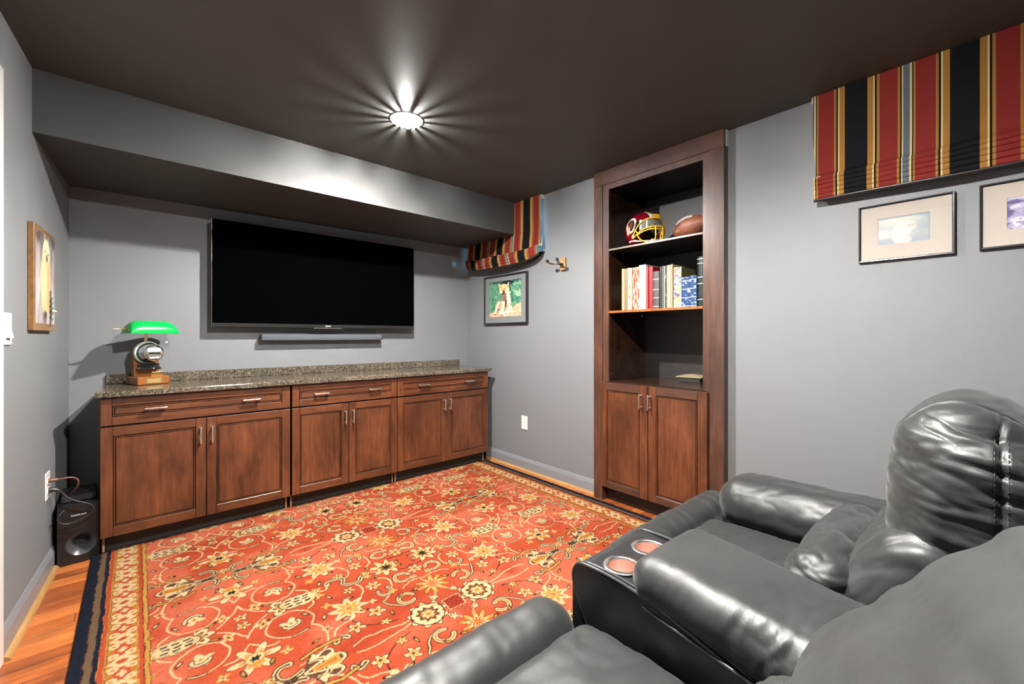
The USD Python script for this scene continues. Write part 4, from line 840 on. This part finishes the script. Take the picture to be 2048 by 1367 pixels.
def on_ball(txt, h, s0, th0, mat, name, bold=False, stretch=1.0, rev=1):
    t_ = meshkit.text_mesh(txt, h, .0006, bold=bold); t_ = trimesh.Trimesh(*trimesh.remesh.subdivide_to_size(np.array(t_.vertices), np.array(t_.faces), .006)[:2], process=False)
    q = np.array(t_.vertices); q[:, 0] -= q[:, 0].max() / 2
    T.part(name, trimesh.Trimesh(bpt(s0 + q[:, 0] * stretch / La, th0 - rev * q[:, 1] / Ra, 1.004 + q[:, 2] / Ra), t_.faces, process=False), mat)
on_ball('Wilson', .015, -.42, -.62, 'ink_black', 'lettering', True, rev=-1)
on_ball('NFL', .014, -.42, -1.12, 'ink_gold', 'emblem', True, rev=-1)
ss = np.linspace(-.05, .50, 14); T.part('stamped_line', tube(bpt(ss, np.full(14, -1.02), 1.0), .0012, 6), 'ink_black')

# ---------------------------------------------------------------- patterned rug
RX0, RX1, RY0, RY1, RH = -.186, 2.536, -.40, 3.262, .013
gx = np.linspace(RX0, RX1, 790)
gy = np.r_[np.linspace(RY0, .60, 40), np.linspace(.60, RY1, 770)[1:]]
GX, GY = np.meshgrid(gx, gy); PX, PY = GX.ravel(), GY.ravel()
wob = lambda s, k: (meshkit.noise(np.stack([PX * s, PY * s, np.full_like(PX, k * 5.3)], -1), k) - .5)
X = PX + .010 * wob(28, 1) + .004 * wob(120, 2); Y = PY + .010 * wob(28, 3) + .004 * wob(120, 4)
R1, R2, RD, CRM, GLD, ORG, BRN, DRK, NVY, TAN = (0.1927, 0.03102, 0.01269), (0.2397, 0.0564, 0.0282), (0.141, 0.01598, 0.00658), (0.2726, 0.2021, 0.1053), (0.2209, 0.1147, 0.02444), (0.188, 0.0658, 0.01269), (0.04982, 0.02115, 0.01222), (0.00705, 0.00517, 0.0047), (0.00517, 0.00658, 0.01128), (0.06768, 0.0423, 0.0235)
C = np.zeros((len(X), 3)) + R1
lay = sm(.40, .62, meshkit.fbm(np.stack([PX * 3.1, PY * 4.5, PX * 0], -1), 3, 8))
C = mixc(C, R2, lay); C = mixc(C, RD, sm(.56, .72, meshkit.fbm(np.stack([PX * 4.2, PY * 6.1, PX * 0 + 9], -1), 3, 15)) * .55)
def put(col, d, w=.0022):                       # fills where the distance d < 0
    global C
    k = np.flatnonzero(d < w)
    if len(k): C[k] = C[k] + (np.asarray(col) - C[k]) * (1 - sm(-w, w, d[k]))[:, None]
def outl(d, w=.0032, col=DRK): put(col, np.abs(d) - w, .0018)
# the repeat: mirrored every .745 m across and .4715 m along
mirr = lambda v, p: np.where((v % (2 * p)) > p, 2 * p - (v % (2 * p)), v % (2 * p))
CW, CH = .7435, .4715
s = mirr(X - .328, CW); t = mirr(2.555 - Y, CH)
ty = ((Y - 2.0835 + CH) % (2 * CH)) - CH        # signed, about the pineapple rows
t2 = ((Y - 2.555 + CH) % (2 * CH)) - CH         # signed, about the palmette rows
sx = ((X - 1.0715 + CW) % (2 * CW)) - CW
def line(pts, w, col=CRM, edge=None, A=None, B=None, n=24):
    from scipy.interpolate import CubicSpline
    from scipy.spatial import cKDTree
    A = s if A is None else A; B = t if B is None else B
    p = np.array(pts, float); k = np.arange(len(p)); q = CubicSpline(k, p)(np.linspace(0, len(p) - 1, n * (len(p) - 1)))
    lo, hi = q.min(0) - .03, q.max(0) + .03
    i = np.flatnonzero((A > lo[0]) & (A < hi[0]) & (B > lo[1]) & (B < hi[1]))
    if not len(i): return
    dd = np.full(len(A), 9.0); dd[i] = cKDTree(q).query(np.stack([A[i], B[i]], -1))[0]
    if edge: put(edge, dd - w - .0042)
    put(col, dd - w)
    return dd
def blossom(cs, ct, r, n, rot=0, cols=(CRM, GLD, DRK), depth=.28, A=None, B=None, out=True, sq=1.0):
    A = s if A is None else A; B = t if B is None else B
    da, db = A - cs, (B - ct) * sq; rho = np.hypot(da, db); th = np.arctan2(db, da) + rot
    rp = r * (1 - depth + depth * np.cos(n * th)); d = rho - rp
    if out: put(DRK, d - .0038)
    put(cols[0], d); put(cols[1], rho - rp * .60)
    if len(cols) > 3: put(cols[3], rho - rp * .42)
    put(cols[2], rho - rp * .24)
def loopc(cs, ct, r, a0, a1, w=.0038, col=CRM, edge=None, A=None, B=None):
    an = np.radians(np.linspace(a0, a1, 9)); line([(cs + r * math.cos(a), ct + r * math.sin(a)) for a in an], w, col, edge, A, B, 8)
# vines
loopc(.150, .325, .088, -40, 265); loopc(.150, .325, .088, 265, 300, .003, CRM, DRK)
line([(.215, .262), (.245, .20), (.235, .12), (.19, .07), (.12, .055)], .0034); line([(.235, .385), (.27, .43), (.22, .470)], .0034)
line([(.0, .30), (.045, .245), (.09, .235)], .0034); line([(.0, .34), (.03, .40), (.085, .455)], .0034)
line([(.30, .36), (.345, .31), (.37, .27)], .0032); line([(.37, .22), (.36, .14), (.42, .08), (.50, .05)], .0028, DRK); line([(.40, .29), (.46, .33), (.47, .40), (.43, .44)], .0032)
line([(.50, .21), (.56, .25), (.60, .33), (.56, .40)], .0034); line([(.50, .21), (.54, .14), (.60, .11)], .003, CRM, DRK); line([(.62, .24), (.68, .27), (.7435, .26)], .0032); line([(.63, .43), (.70, .40), (.7435, .41)], .003, DRK)
line([(.30, .02), (.38, .035), (.46, .02), (.53, .01)], .0032); line([(.26, .13), (.30, .17), (.355, .185), (.37, .22)], .003); line([(.66, .05), (.70, .09), (.72, .13)], .0032, CRM)
# scalloped leaf bands
for pts in ([(.115, .020), (.065, .012), (.035, .035), (.045, .075), (.085, .085)], [(.255, .085), (.28, .10), (.30, .085)]):
    dd = line(pts, .0105, CRM, DRK); dd = line(pts, .0045, BRN)
P_S = [(-.375, .055), (-.365, .020), (-.330, .012), (-.300, .035), (-.275, .015), (-.285, -.02), (-.255, -.045), (-.215, -.035), (-.205, .0)]
asx = np.abs(sx)
for pts, w in (([(.39, .03), (.375, .055), (.335, .055), (.312, .030), (.325, .0), (.305, -.028), (.262, -.035), (.245, -.008), (.215, -.012)], .0105),): line(pts, w, CRM, DRK, asx, ty); line(pts, .004, BRN, None, asx, ty)
line([(.215, -.012), (.19, .01), (.165, -.015)], .0036, CRM, None, asx, ty); line([(.39, .03), (.41, .0), (.44, .02)], .0036, CRM, None, asx, ty)
# ring leaves near the middle axis
for cs, ct in ((.595, .16), (.66, .33)): loopc(cs, ct, .036, 20, 300, .0095, CRM, DRK); loopc(cs, ct, .036, 20, 300, .0035, ORG)
for cs, ct in ((.545, .28),): loopc(cs, ct, .030, 150, 400, .0085, CRM, DRK); loopc(cs, ct, .030, 150, 400, .003, BRN)
# butterfly flowers on the axis, star flowers, rosettes, petal flowers
blossom(0, .202, .090, 6, PI, (CRM, GLD, DRK, CRM), .34, sq=1.05); put(GLD, np.hypot(s, (t - .165) / 1.2) - .018); outl(np.hypot(s, t - .202) - .034, .0028, ORG); put(DRK, np.hypot(s / 1.6, t - .202) - .010)
blossom(.370, .264, .082, 8, .2, (CRM, GLD, CRM), .22, out=False); d8 = np.hypot(s - .370, t - .264); put(ORG, d8 - .012); th8 = np.arctan2(t - .264, s - .370) + .2; put(BRN, np.maximum(np.abs(d8 - .048) - .014, .006 - .03 * (np.cos(8 * th8) - .80)))
blossom(.612, .0, .088, 9, 0, (CRM, BRN, CRM, ORG), .13); outl(np.hypot(s - .612, t) - .073, .0024); blossom(.612, 0, .030, 6, 0, (CRM, GLD, ORG), .2, out=False)
blossom(.7435, .185, .082, 10, 0, (GLD, CRM, ORG, R1), .30); blossom(.635, .4715, .080, 8, .3, (CRM, GLD, DRK, BRN), .24); blossom(.7435, .36, .040, 6, 0, (CRM, GLD, BRN), .3)
# lattice squares
q_ = np.maximum(np.abs(s - .7435), t); put(CRM, q_ - .044); put(RD, q_ - .040); put(NVY, np.maximum(q_ - .036, .25 - np.sin(s * 260) * np.sin(t * 260)) * .02)
# palmettes: a fan that opens away from the axis
pa, pb = s - .115, t; rho = np.hypot(pa, pb * 1.15); th = np.arctan2(pb * 1.15, pa)
fan = .150 * (.80 + .20 * np.abs(np.cos(5.0 * th))) * (1 - .22 * (th / 1.15) ** 2); d = np.where(np.abs(th) < 1.25, np.maximum(rho - fan, (np.abs(th) - 1.12) * rho), rho)
put(DRK, d - .005); put(CRM, d); lob = np.maximum(np.abs(rho - fan * .80) - fan * .12, .012 - .030 * (np.abs(np.cos(5.0 * th)) - .35)); put(BRN, np.where(d < 0, lob, 1)); outl(np.where(d < .01, rho - fan * .60, 1), .003)
put(BRN, np.where(d < 0, rho - fan * .52, 1)); put(CRM, np.where(d < 0, np.maximum(np.abs(np.abs(th) - .45) * rho - .005, rho - fan * .60), 1)); put(GLD, np.maximum(np.abs(pb) - .004 - .16 * np.maximum(pa, 0), np.maximum(pa - .125, .03 - pa))); put(ORG, np.maximum(np.abs(pb) - .004 - .05 * np.maximum(pa, 0), np.maximum(pa - .115, .04 - pa)))
for a in (.055, .082): put(DRK, np.hypot((s - a) / 1.3, t) - .011); put(BRN, np.hypot((s - a) / 1.3, t) - .006)
line([(.13, .085), (.20, .105), (.27, .095)], .0065, GLD, DRK)
# pineapples: a cream body with dark dashes and a crown towards the axis
bs, bt = s - .222, t - .4715; e = np.hypot(bs / .078, bt / .047); d = (e - 1) * .05; cr = np.hypot((s - .125), bt); tc = np.arctan2(bt, -(s - .160)); dc = np.where(np.abs(tc) < 1.5, np.hypot(s - .160, bt) - .066 * (.62 + .38 * np.abs(np.cos(3.5 * tc))), 1)
put(DRK, dc - .004); put(CRM, dc); put(BRN, np.where(np.abs(tc) < 1.5, np.hypot(s - .160, bt) - .045 * (.4 + .6 * np.abs(np.cos(3.5 * tc))), 1)); put(GLD, dc + .030)
put(DRK, d - .0035); put(CRM, d); put(GLD, np.where(d < 0, np.abs(d + .006) - .0015, 1))
for i in range(3):
    for j in (0, 1, 2):
        u0 = .175 + .035 * i + .006 * (j % 2); v0 = -.0 + .022 * j
        put(DRK, np.where(d < -.004, np.maximum(np.abs(s - u0) - .0115, np.abs(np.abs(bt) - v0) - .0052), 1)); put(BRN, np.where(d < -.004, np.maximum(np.abs(s - u0) - .006, np.abs(np.abs(bt) - v0) - .0018), 1))
# small blossoms, buds and leaves between
for cs, ct, r, n, cols in ((.150, .325, .042, 4, (CRM, CRM, ORG)), (.300, .345, .024, 4, (GLD, GLD, CRM)), (.455, .165, .036, 5, (CRM, GLD, DRK)), (.520, .355, .036, 6, (CRM, GLD, BRN)), (.455, .075, .024, 5, (GLD, CRM, R1)), (.345, .120, .036, 5, (CRM, GLD, DRK)), (.575, .255, .022, 4, (GLD, GLD, CRM)),
                            (.690, .085, .020, 5, (CRM, CRM, GLD)), (.300, .445, .026, 4, (GLD, CRM, DRK)), (.420, .395, .026, 5, (CRM, GLD, DRK)), (.060, .395, .030, 4, (CRM, GLD, DRK)), (.0, .440, .028, 5, (CRM, GLD, DRK)), (.255, .190, .022, 4, (CRM, ORG, DRK)), (.53, .455, .022, 5, (GLD, CRM, ORG)),
                            (.700, .30, .022, 5, (CRM, GLD, R1)), (.10, .170, .024, 4, (GLD, CRM, DRK)), (.47, .245, .018, 4, (CRM, CRM, GLD)), (.0, .045, .032, 6, (GLD, CRM, DRK))): blossom(cs, ct, r, n, .4, cols, .30, out=n > 4)
for cs, ct, a in ((.10, .415, .5), (.215, .345, 2.2), (.27, .27, 1.0), (.335, .205, .2), (.50, .11, 1.5), (.585, .20, .8), (.40, .34, 2.6), (.66, .20, .4), (.56, .42, 1.1), (.33, .40, 2.0), (.045, .145, 1.2), (.20, .145, .4), (.70, .45, 2.4), (.42, .21, 2.8)):
    ca, sa = math.cos(a), math.sin(a); u1 = (s - cs) * ca + (t - ct) * sa; v1 = -(s - cs) * sa + (t - ct) * ca; dl = np.hypot(u1 / 2.4, v1) - .0085; put(DRK, dl); put(CRM if int(cs * 100) % 2 else GLD, np.hypot(u1 / 2.4 - .001, v1) - .0045)
loopc(.150, .325, .030, 200, 380, .005, CRM, DRK)
# border bands along both long sides
e = np.minimum(X - RX0, RX1 - X); flip = (X > 1.2)
inb = e < .2215
C[inb] = R1
per = .1535; w = ((Y - 3.048 + 40 * per) % per) - per / 2; m_ = e - .1430
bf = np.abs(e - .1430) - .0415
put(ORG, np.where(inb, bf, 1)); put(R1, np.where(inb, np.maximum(np.abs(m_) - .024, np.abs(w) - .052), 1)); put(R1, np.where(inb, np.abs(m_) - .012, 1))
for sg in (-1, 1):
    wv = np.abs(w) - per / 2 + .010 + .016 * np.cos(m_ / .041 * PI); put(CRM, np.where(np.abs(m_) < .041, np.abs(wv) - .0115, 1))
    for cy in (-.034, .034): dq = np.hypot(m_ - sg * .027, (w - cy) * 1.0); put(CRM, np.where(np.abs(m_) < .041, np.abs(dq - .012) - .0062, 1)); put(GLD, dq - .004)
put(CRM, np.maximum(np.abs(m_) - .0055, np.abs(w) - .018)); put(CRM, np.maximum(np.abs(m_) - .013, np.abs(np.abs(w) - .004) - .0035)); put(GLD, np.where(inb, np.abs(np.abs(m_) - .041) - .0022, 1)); put(DRK, np.where(inb, np.abs(np.abs(m_) - .0435) - .0012, 1))
for a, b, col in ((-.01, .0375, NVY), (.0375, .0400, DRK), (.0400, .0620, TAN), (.0620, .0780, NVY), (.0780, .0800, GLD), (.0800, .0945, R1), (.0945, .0985, GLD), (.1860, .1890, GLD), (.1890, .2020, R1), (.2020, .2050, DRK), (.2050, .2070, ORG), (.2070, .2195, GLD), (.2195, .2225, BRN)): put(col, np.maximum(a - e, e - b), .0012)
# darker, duller flecks in the wool itself
C = np.clip(C * (.86 + .28 * meshkit.noise(np.stack([PX * 210, PY * 210, PX * 0 + 3], -1), 77))[:, None], 0, 1)
hz = RH + .0022 * (meshkit.noise(np.stack([PX * 190, PY * 190, PX * 0], -1), 5) - .5) + .002 * (meshkit.fbm(np.stack([PX * 5, PY * 5, PX * 0], -1), 2, 6) - .5)
top = np.stack([PX, PY, hz], -1); nu, nv = len(gx), len(gy); idx = np.arange(nu * nv).reshape(nv, nu)
rim = np.r_[idx[0], idx[1:, -1], idx[-1, -2::-1], idx[-2:0:-1, 0]]; N = len(top); low = top[rim].copy(); low[:, 2] = .0012; k = np.arange(len(rim)); k2 = np.roll(k, -1)
F_ = np.vstack([gridmesh(nu, nv), np.stack([rim, k + N, k2 + N], -1), np.stack([rim, k2 + N, rim[k2]], -1)])
T = Thing('area_rug', (1.175, 1.43, 0), 'red oriental rug with cream pineapples and flowers on the oak floor', 'rug')
T.part('pile', trimesh.Trimesh(np.vstack([top, low]), F_, process=False), 'rug_pile', smooth=True, col=np.vstack([C, C[rim]]))

# ---------------------------------------------------------------- reclining sofa
SOFA = Thing('reclining_sofa', (.85, .30, RH), 'black leather reclining sofa with cup holder console', 'sofa')
def ridge(p, M, seed, pw=2.2):
    n = meshkit.fbm(p @ np.asarray(M, float).T, 3, seed); return (1 - np.abs(2 * n - 1)) ** pw
def folds(p, M, seed, sharp=.75):
    """Rounded leather folds with sharp valleys between them, from -.5 to .5; the rows of M stretch them."""
    q = p @ np.asarray(M, float).T; q = q + .35 * (np.stack([meshkit.noise(q * .8 + 7.7 * k, seed + 31 + k) for k in range(3)], -1) - .5)
    n = meshkit.noise(q, seed) * .72 + meshkit.noise(q * 2.1 + 5, seed + 1) * .28; return np.clip(np.abs(2.6 * (n - .5)), 0, 1) ** sharp - .5
def pad(name, size, r, centre, rx=0, rz=0, puff=(0, 0, 0), warp=None, wr=None, n=.011, mat='leather', parent=None, lump=.004, post=None):
    """A leather pad: rounded box, puffed faces, an optional warp in its own coordinates, and creases wr(p) along its normals."""
    m = cushion(size, r, n); v, f = np.array(m.vertices), np.array(m.faces); h = np.asarray(size) / 2; u = v / h
    for k in range(3):
        a, b = [i for i in range(3) if i != k]; v[:, k] += np.sign(u[:, k]) * np.abs(u[:, k]) ** 2 * puff[k] * np.clip(1 - u[:, a] ** 2, 0, 1) * np.clip(1 - u[:, b] ** 2, 0, 1)
    if warp is not None: v = warp(v, u)
    nn = vnorm(v, f); d = lump * (meshkit.fbm(v * 9 + 3, 2, 4) - .5) * 2
    if wr is not None: d = d + wr(v, u)
    v = v + nn * d[:, None]
    if rx: v = v @ rotm((1, 0, 0), rx).T
    if rz: v = v @ rotm((0, 0, 1), rz).T
    v = v + np.asarray(centre)
    if post is not None: v = post(v)
    v[:, 2] = np.maximum(v[:, 2], .017)
    return SOFA.part(name, trimesh.Trimesh(v, f, process=False), mat, parent=parent, smooth=True), v
G = RH + .0035
# frames below the seats
for x0, x1, y1 in ((.30, .872, .70), (1.212, 1.76, .74)): SOFA.part('base_frame', box(x0, -.30, .05, x1, y1, .33, .01), 'leather_panel')
for x, y in ((.08, -.22), (.08, .62), (.78, -.22), (1.3, -.22), (1.95, -.22), (1.95, .62), (.78, .62), (1.3, .62)): SOFA.part('foot', box(x - .03, y - .03, G, x + .03, y + .03, .052, .003), 'black_plastic')
# footrests: thick rolls before the seats, wrapping in front of the arms
def rollwr(seed, k=1.0): return lambda v, u: .0075 * k * folds(v, ((19, 0, 0), (0, 4, 0), (0, 0, 4)), seed, .5) + .004 * folds(v, ((9, 4, 0), (-3, 8, 0), (0, 0, 6)), seed + 5)
pad('footrest', (.90, .172, .42), .080, (.440, .790, .293), puff=(0, .008, .006), wr=rollwr(11, .38), n=.010)
pad('footrest', (.84, .150, .42), .072, (1.625, .838, .293), puff=(0, .008, .008), wr=rollwr(21, .75), n=.010)
# seat cushions
def seatwr(seed):
    return lambda v, u: .0075 * folds(v, ((5, 10, 0), (5, -4, 0), (0, 0, 5)), seed) + .0048 * folds(v, ((4, 24, 0), (6, 3, 0), (0, 0, 6)), seed + 3, .6) + .003 * folds(v, ((22, 4, 0), (3, 6, 0), (0, 0, 6)), seed + 6, .6)
pad('seat_cushion', (.595, .54, .175), .060, (.583, .440, .412), puff=(0, 0, .020), wr=seatwr(31), n=.010)
pad('seat_cushion', (.570, .56, .170), .060, (1.478, .492, .406), puff=(0, 0, .018), wr=seatwr(41), n=.010)
# backs: a lower pad that leans back and a big head cushion above it
def backwr(seed, a=1.0):
    def g(v, u):
        return a * ((.0105 * folds(v, ((21, 0, 3.0), (0, 4, 0), (3, 0, 3.0)), seed, .6) + .0045 * folds(v, ((44, 5, 5), (0, 6, 0), (4, 0, 6)), seed + 4, .6)) * a + .003 * folds(v, ((22, 5, 5), (0, 9, 0), (6, 2, 9)), seed + 2))
    return g
def bwarp(v, u):
    v = v.copy(); v[:, 1] += .055 * (1 - sm(-1, .3, u[:, 2])) - .02 * sm(.2, 1, u[:, 2]); return v
pad('backrest', (.565, .24, .46), .085, (.577, .055, .575), rx=34, puff=(.01, .025, .0), warp=bwarp, wr=backwr(51, .8), n=.010)
pad('backrest', (.560, .23, .44), .080, (1.492, .135, .575), rx=24, puff=(.004, .02, .0), warp=bwarp, wr=backwr(61), n=.007)
def lumbwr(seed): return lambda v, u: .011 * folds(v, ((7, 2, 2), (0, 12, 4), (2, 3, 22)), seed) + .005 * folds(v, ((14, 2, 2), (0, 20, 4), (2, 3, 45)), seed + 3)
pad('lumbar_roll', (.575, .15, .17), .072, (1.490, .285, .590), rx=18, puff=(.008, .01, .01), wr=lumbwr(71), n=.006)
pad('lumbar_roll', (.575, .14, .16), .068, (.575, .215, .560), rx=30, puff=(.008, .01, .01), wr=lumbwr(75), n=.009)
# head cushions with a gathered double seam down their sides
def headwr(seed, seamy):
    def g(v, u):
        side = sm(.55, .95, np.abs(u[:, 0])); sy = v[:, 1] - (seamy + .10 * v[:, 2]); near = np.exp(-np.abs(sy) / .070)
        w = side * (.30 + .70 * near) * .019 * folds(v, ((2, 0, 0), (0, 5.0, 2), (0, -3, 27)), seed) + side * near * .0075 * folds(v, ((2, 0, 0), (0, 9, 2.0), (0, -3, 62)), seed + 9)
        w += (1 - side * .8) * .010 * folds(v, ((4, 5, 4), (4, 3, -9), (2, 5, 11)), seed + 4) + .003 * folds(v, ((9, 9, 4), (4, 15, -9), (2, 5, 30)), seed + 6)
        w -= side * .010 * np.exp(-(sy / .0045) ** 2)
        tp = sm(.4, .9, u[:, 2]); w -= tp * .008 * np.exp(-((np.abs(v[:, 0]) - .19) / .004) ** 2) + tp * .0
        return w
    return g
HW = (.575, .300, .375)
def hwarp(v, u):
    v = v.copy(); v[:, 0] *= 1 - .03 * u[:, 2] ** 2; v[:, 2] += .012 * (1 - u[:, 0] ** 2) * (u[:, 2] > 0) - .075 * sm(.4, -1, u[:, 1]) * sm(.2, 1, u[:, 2]); return v
H1, HV1 = pad('headrest', (.590, .25, .500), .090, (.573, -.034, .805), rx=41, puff=(.014, .02, .015), warp=hwarp, wr=lambda v, u: .013 * folds(v, ((2.6, 0, 3), (0, 5, 0), (3, 0, 11)), 81) + .003 * folds(v, ((5, 3, 8), (0, 9, 0), (3, 0, 20)), 84), n=.008)
H2, HV2 = pad('headrest', HW, .085, (1.548, .000, .853), rx=6, puff=(.032, .035, .024), warp=hwarp, wr=headwr(91, -.012), n=.0052)
# rows of stitches either side of the head cushions' seams
def stitches(V, cx, hy, hz, rx, seamy, sgn, par):
    from scipy.spatial import cKDTree
    R_ = rotm((1, 0, 0), rx); L = (V - np.array([cx, hy, hz])) @ R_; out = []
    side = L[L[:, 0] * sgn > .20]; tr = cKDTree(side[:, 1:])
    for off in (-.009, .009):
        zz = np.arange(-.160, .150, .0095)
        for a in zz:
            q = []
            for z in (a, a + .0055):
                y = seamy + .10 * z + off; d, i = tr.query((y, z), k=3); q.append((np.average(side[i, 0], weights=1 / (d + 1e-4)) + sgn * .0006, y, z))
            out.append(tube(np.array(q) @ R_.T + np.array([cx, hy, hz]), .0011, 5))
    SOFA.part('stitching', cat_(*out), 'thread', parent=par, kind='stuff')
stitches(HV2, 1.548, .000, .853, 6, -.012, -1, H2)
# arms
def armwr(seed): return lambda v, u: (.011 * folds(v, ((16, 2, 5), (2, 14, 2), (5, 0, 16)), seed) * (.15 + .85 * sm(.35, -.7, u[:, 1])) + .010 * folds(v, ((6, 5, 9), (2, 5, 2), (-9, 0, 9)), seed + 5) * sm(.0, -.8, u[:, 2]) + .004 * folds(v, ((14, 5, 3), (2, 18, 2), (3, 0, 12)), seed + 2))
for cx in (.135, 1.880):
    SOFA.part('arm_panel', box(cx - .105, -.30, .05, cx + .105, .70, .47, .02), 'leather_panel')
    pad('arm_pad', (.262, .98, .205), .098, (cx, .262, .535), puff=(.008, .01, .012), wr=armwr(101 if cx > 1 else 107), n=.007)
# console between the seats
KX0, KX1 = .889, 1.195
prof = [(-.30, .05), (.745, .05), (.757, .075), (.757, .560), (.752, .585), (.738, .598), (.715, .603), (.55, .596), (.30, .530), (-.30, .50)]
cons = prism(prof, KX0, KX1, 'x')
cm = m3.Manifold(m3.Mesh(np.asarray(cons.vertices, np.float32), np.asarray(cons.faces, np.uint32)))
if cm.volume() <= 0: cons.invert(); cm = m3.Manifold(m3.Mesh(np.asarray(cons.vertices, np.float32), np.asarray(cons.faces, np.uint32)))
CUPS = [(.966, .650), (1.106, .655)]
for cx, cy in CUPS: cm = cm - m3.Manifold.cylinder(.12, .0455, .0455, 48).translate((cx, cy, .50))
con = SOFA.part('console', cm, 'leather_panel')
rail = [(KX0 + .004, y, z) for y, z in [(.757, .30), (.7575, .555), (.752, .582), (.738, .5965), (.715, .6015), (.55, .5945), (.30, .5285), (.0, .515)]]
for dx in (-.0, KX1 - KX0 - .008): SOFA.part('piping', tube(np.array(rail) + (dx, 0, .0015), .0048, 8, spline=90), 'piping', parent=con, smooth=True)
SOFA.part('piping', tube(np.array(rail)[1:] + (.013, -.004, .0015), .0042, 8, spline=90), 'piping', parent=con, smooth=True)
for cx, cy in CUPS:
    z0 = .6012
    h = SOFA.part('cup_holder', move(lathe([(.0368, -.006), (.0380, .0018), (.0405, .0036), (.0470, .0034), (.0505, .0016), (.0508, -.0008), (.0440, -.001), (.0440, -.006), (.0368, -.006)], 48), (cx, cy, z0), rx=-1.5), 'steel', parent=con, smooth=50)
    SOFA.part('cup_liner', move(lathe([(.0368, -.002), (.0360, -.03), (.0350, -.070), (.0330, -.074), (.0001, -.0745)], 48), (cx, cy, z0), rx=-1.5), 'cup_copper', parent=con, smooth=50)
def lidwr(v, u):
    near = np.exp(-np.abs(u[:, 0] + .95) / .50) * (.12 + .88 * sm(.55, .0, u[:, 1]))
    return near * .0085 * folds(v, ((8, 6, 0), (6, 33, 5), (0, 3, 8)), 121) + near * .0055 * folds(v, ((14, 8, 0), (8, 64, 5), (0, 3, 14)), 127) + .003 * folds(v, ((8, 7, 0), (-5, 8, 0), (0, 0, 8)), 125)
LC, LR = (1.046, .240, .578), 8.0
ld, lv_ = pad('console_lid', (.318, .70, .120), .055, LC, rx=LR, puff=(.006, .008, .016), wr=lidwr, n=.0052, parent=con)
lp_ = [(-.150, -.30, -.047), (-.157, .0, -.047), (-.157, .26, -.047), (-.146, .318, -.047), (-.11, .346, -.047), (0, .354, -.047), (.11, .346, -.047), (.146, .318, -.047), (.157, .26, -.047), (.157, -.30, -.047)]
SOFA.part('piping', tube(np.array(lp_) @ rotm((1, 0, 0), LR).T + np.array(LC), .0045, 8, spline=120), 'piping', parent=con, smooth=True)
# the back of the frame
SOFA.part('back_panel', box(.04, -.345, .05, 1.98, -.302, .62, .012), 'leather_panel')
